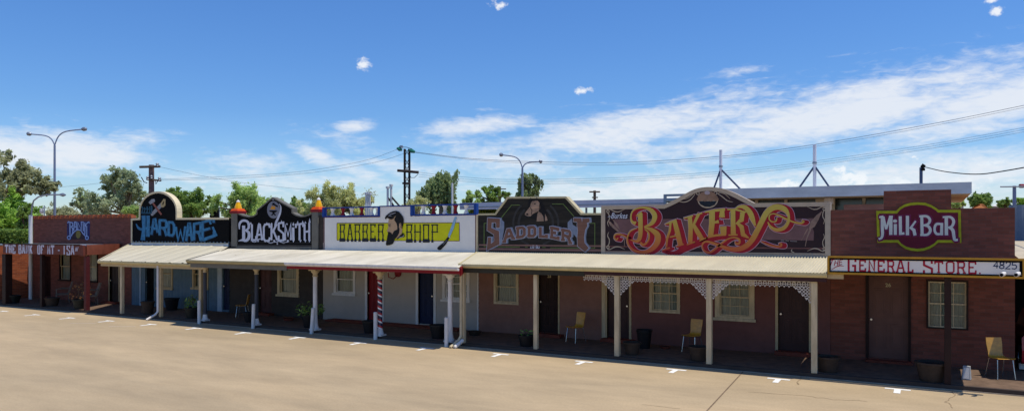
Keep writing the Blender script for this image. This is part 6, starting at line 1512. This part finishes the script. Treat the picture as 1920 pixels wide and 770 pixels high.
def noise(scale, sx, sy, det, dist=0., rot=0., off=0.):
    mp = node(nt, 'ShaderNodeMapping'); mp.inputs['Scale'].default_value = (sx, sy, 1); mp.inputs['Rotation'].default_value = (0, 0, rot); mp.inputs['Location'].default_value = (off, off * .7, 0); nt.links.new(cv.outputs[0], mp.inputs[0])
    n = node(nt, 'ShaderNodeTexNoise'); n.inputs['Scale'].default_value = scale; n.inputs['Detail'].default_value = det; n.inputs['Roughness'].default_value = .6; n.inputs['Distortion'].default_value = dist; nt.links.new(mp.outputs[0], n.inputs['Vector']); return n.outputs['Fac']
def azel(px, py):
    t = math.atan((px - 960) / CF); return math.degrees(t - CA), math.degrees(math.atan((CY - py) / (CF / math.cos(t))))
def blob(px, py, rx, ry, rot=0, soft=1.0):
    a_, e_ = azel(px, py); k = math.degrees(1 / CF) * math.cos(math.atan((px - 960) / CF)) 
    mp = node(nt, 'ShaderNodeMapping'); mp.vector_type = 'TEXTURE'; mp.inputs['Location'].default_value = (a_, e_, 0); mp.inputs['Rotation'].default_value = (0, 0, math.radians(rot)); mp.inputs['Scale'].default_value = (rx * k, ry * k, 1); nt.links.new(cv.outputs[0], mp.inputs[0])
    ln = node(nt, 'ShaderNodeVectorMath', operation='LENGTH'); nt.links.new(mp.outputs[0], ln.inputs[0])
    mr = node(nt, 'ShaderNodeMapRange'); mr.interpolation_type = 'SMOOTHSTEP'; mr.inputs[1].default_value = 1.0; mr.inputs[2].default_value = 0.0; mr.inputs[3].default_value = 0; mr.inputs[4].default_value = soft; nt.links.new(ln.outputs['Value'], mr.inputs[0]); return mr.outputs[0]
def comb(bl): 
    o = bl[0]
    for b_ in bl[1:]: o = math_('MAXIMUM', o, b_)
    return o
nA = noise(.22, .5, 1.5, 9, .6, .12); nB = noise(2.0, .8, 1.0, 8, .2); nC = noise(.35, .35, 2.4, 8, .8, .16, 5); nD = noise(1.5, .55, 1.6, 10, .5, .14, 9)
cirrus = comb([blob(1560, 215, 620, 95, 9, 1.0), blob(1900, 190, 420, 95, 10, 1.0), blob(1200, 240, 440, 65, 7, 1.0), blob(900, 237, 190, 34, 5, .85), blob(1750, 330, 700, 90, 2, .85), blob(1250, 355, 600, 60, 0, .8), blob(950, 300, 260, 70, -8, .62), blob(780, 320, 300, 50, -20, .55),
               blob(120, 290, 250, 75, 0, 1.0), blob(10, 285, 200, 70, 0, 1.0), blob(250, 258, 120, 30, 0, .6), blob(470, 305, 130, 45, 0, .75), blob(590, 290, 90, 28, -22, .85), blob(670, 320, 120, 26, -18, .7), blob(665, 236, 75, 24, 4, .85), blob(560, 345, 500, 45, 0, .5), blob(915, 205, 45, 9, 0, .5), blob(905, 191, 40, 7, 3, .45), blob(1570, 105, 60, 6, 2, .35), blob(1380, 135, 120, 14, 6, .45)])
den = math_('ADD', math_('MULTIPLY', cirrus, 1.5), math_('ADD', math_('MULTIPLY', math_('SUBTRACT', nA, .5), 1.7), math_('ADD', math_('MULTIPLY', math_('SUBTRACT', nC, .5), 1.6), math_('MULTIPLY', math_('SUBTRACT', nD, .5), 1.5))))
mr = node(nt, 'ShaderNodeMapRange'); mr.interpolation_type = 'SMOOTHSTEP'; mr.inputs[1].default_value = .15; mr.inputs[2].default_value = 1.55; nt.links.new(den, mr.inputs[0])
c1 = math_('MULTIPLY', math_('MULTIPLY', mr.outputs[0], math_('GREATER_THAN', cirrus, .001)), .88)
puff = comb([blob(682, 121, 24, 22, -40, 1.0), blob(1094, 170, 28, 12, 6, 1.0), blob(935, 10, 34, 14, 10, .8), blob(1868, 20, 22, 16, 0, 1.0), blob(1600, 335, 66, 34, -10, 1.0), blob(1680, 345, 60, 26, 0, .9), blob(1475, 345, 60, 18, 5, .9), blob(1380, 352, 50, 26, 0, .9), blob(1575, 318, 30, 20, 0, .95), blob(1240, 335, 50, 26, -20, .55), blob(1860, 305, 70, 16, 0, .6), blob(1720, 295, 30, 10, -15, .6), blob(1810, 345, 120, 26, 0, .6), blob(1860, 2, 26, 8, 0, .8)])
d2 = math_('ADD', math_('MULTIPLY', puff, 1.35), math_('MULTIPLY', math_('SUBTRACT', nB, .5), 3.2))
mr2 = node(nt, 'ShaderNodeMapRange'); mr2.interpolation_type = 'SMOOTHSTEP'; mr2.inputs[1].default_value = .35; mr2.inputs[2].default_value = 1.35; nt.links.new(d2, mr2.inputs[0])
c2 = math_('MULTIPLY', math_('MULTIPLY', mr2.outputs[0], math_('GREATER_THAN', puff, .001)), .85)
tot = math_('MAXIMUM', c1, c2, True)
# clouds behind the viewer too
mx = node(nt, 'ShaderNodeMix', data_type='RGBA'); nt.links.new(tot, mx.inputs['Factor']); nt.links.new(am.outputs['Result'], mx.inputs['A'])
cc = node(nt, 'ShaderNodeMix', data_type='RGBA'); nt.links.new(c2, cc.inputs['Factor']); cc.inputs['A'].default_value = CLOUD_A; cc.inputs['B'].default_value = CLOUD_B; nt.links.new(cc.outputs['Result'], mx.inputs['B'])
bg = node(nt, 'ShaderNodeBackground'); bg.inputs['Strength'].default_value = .1; nt.links.new(mx.outputs['Result'], bg.inputs['Color']); out = node(nt, 'ShaderNodeOutputWorld'); nt.links.new(bg.outputs[0], out.inputs['Surface'])
w.cycles.sampling_method = 'MANUAL'; w.cycles.sample_map_resolution = 512
sl = D.lights.new('sun', 'SUN'); sl.energy = 3.6; sl.angle = math.radians(.53); sl.color = (1, .945, .85); so_ = D.objects.new('sun', sl); COL.objects.link(so_); so_.location = (10, -5, 40); so_.rotation_euler = sund.to_track_quat('Z', 'Y').to_euler()
cam = D.cameras.new('camera'); co = D.objects.new('camera', cam); COL.objects.link(co); scene.camera = co
cam.sensor_fit = 'HORIZONTAL'; cam.sensor_width = 36; cam.lens = CF / 1920 * 36; cam.shift_y = (CY - 385) / 1920; cam.clip_end = 8000; cam.clip_start = .1
co.location = (0, -CP, CH); co.rotation_euler = (math.radians(90), 0, CA)
scene.view_settings.view_transform = 'Standard'; scene.view_settings.look = 'None'; scene.view_settings.gamma = 1; scene.view_settings.exposure = EXPO
scene.render.resolution_x = 1024; scene.render.resolution_y = 410
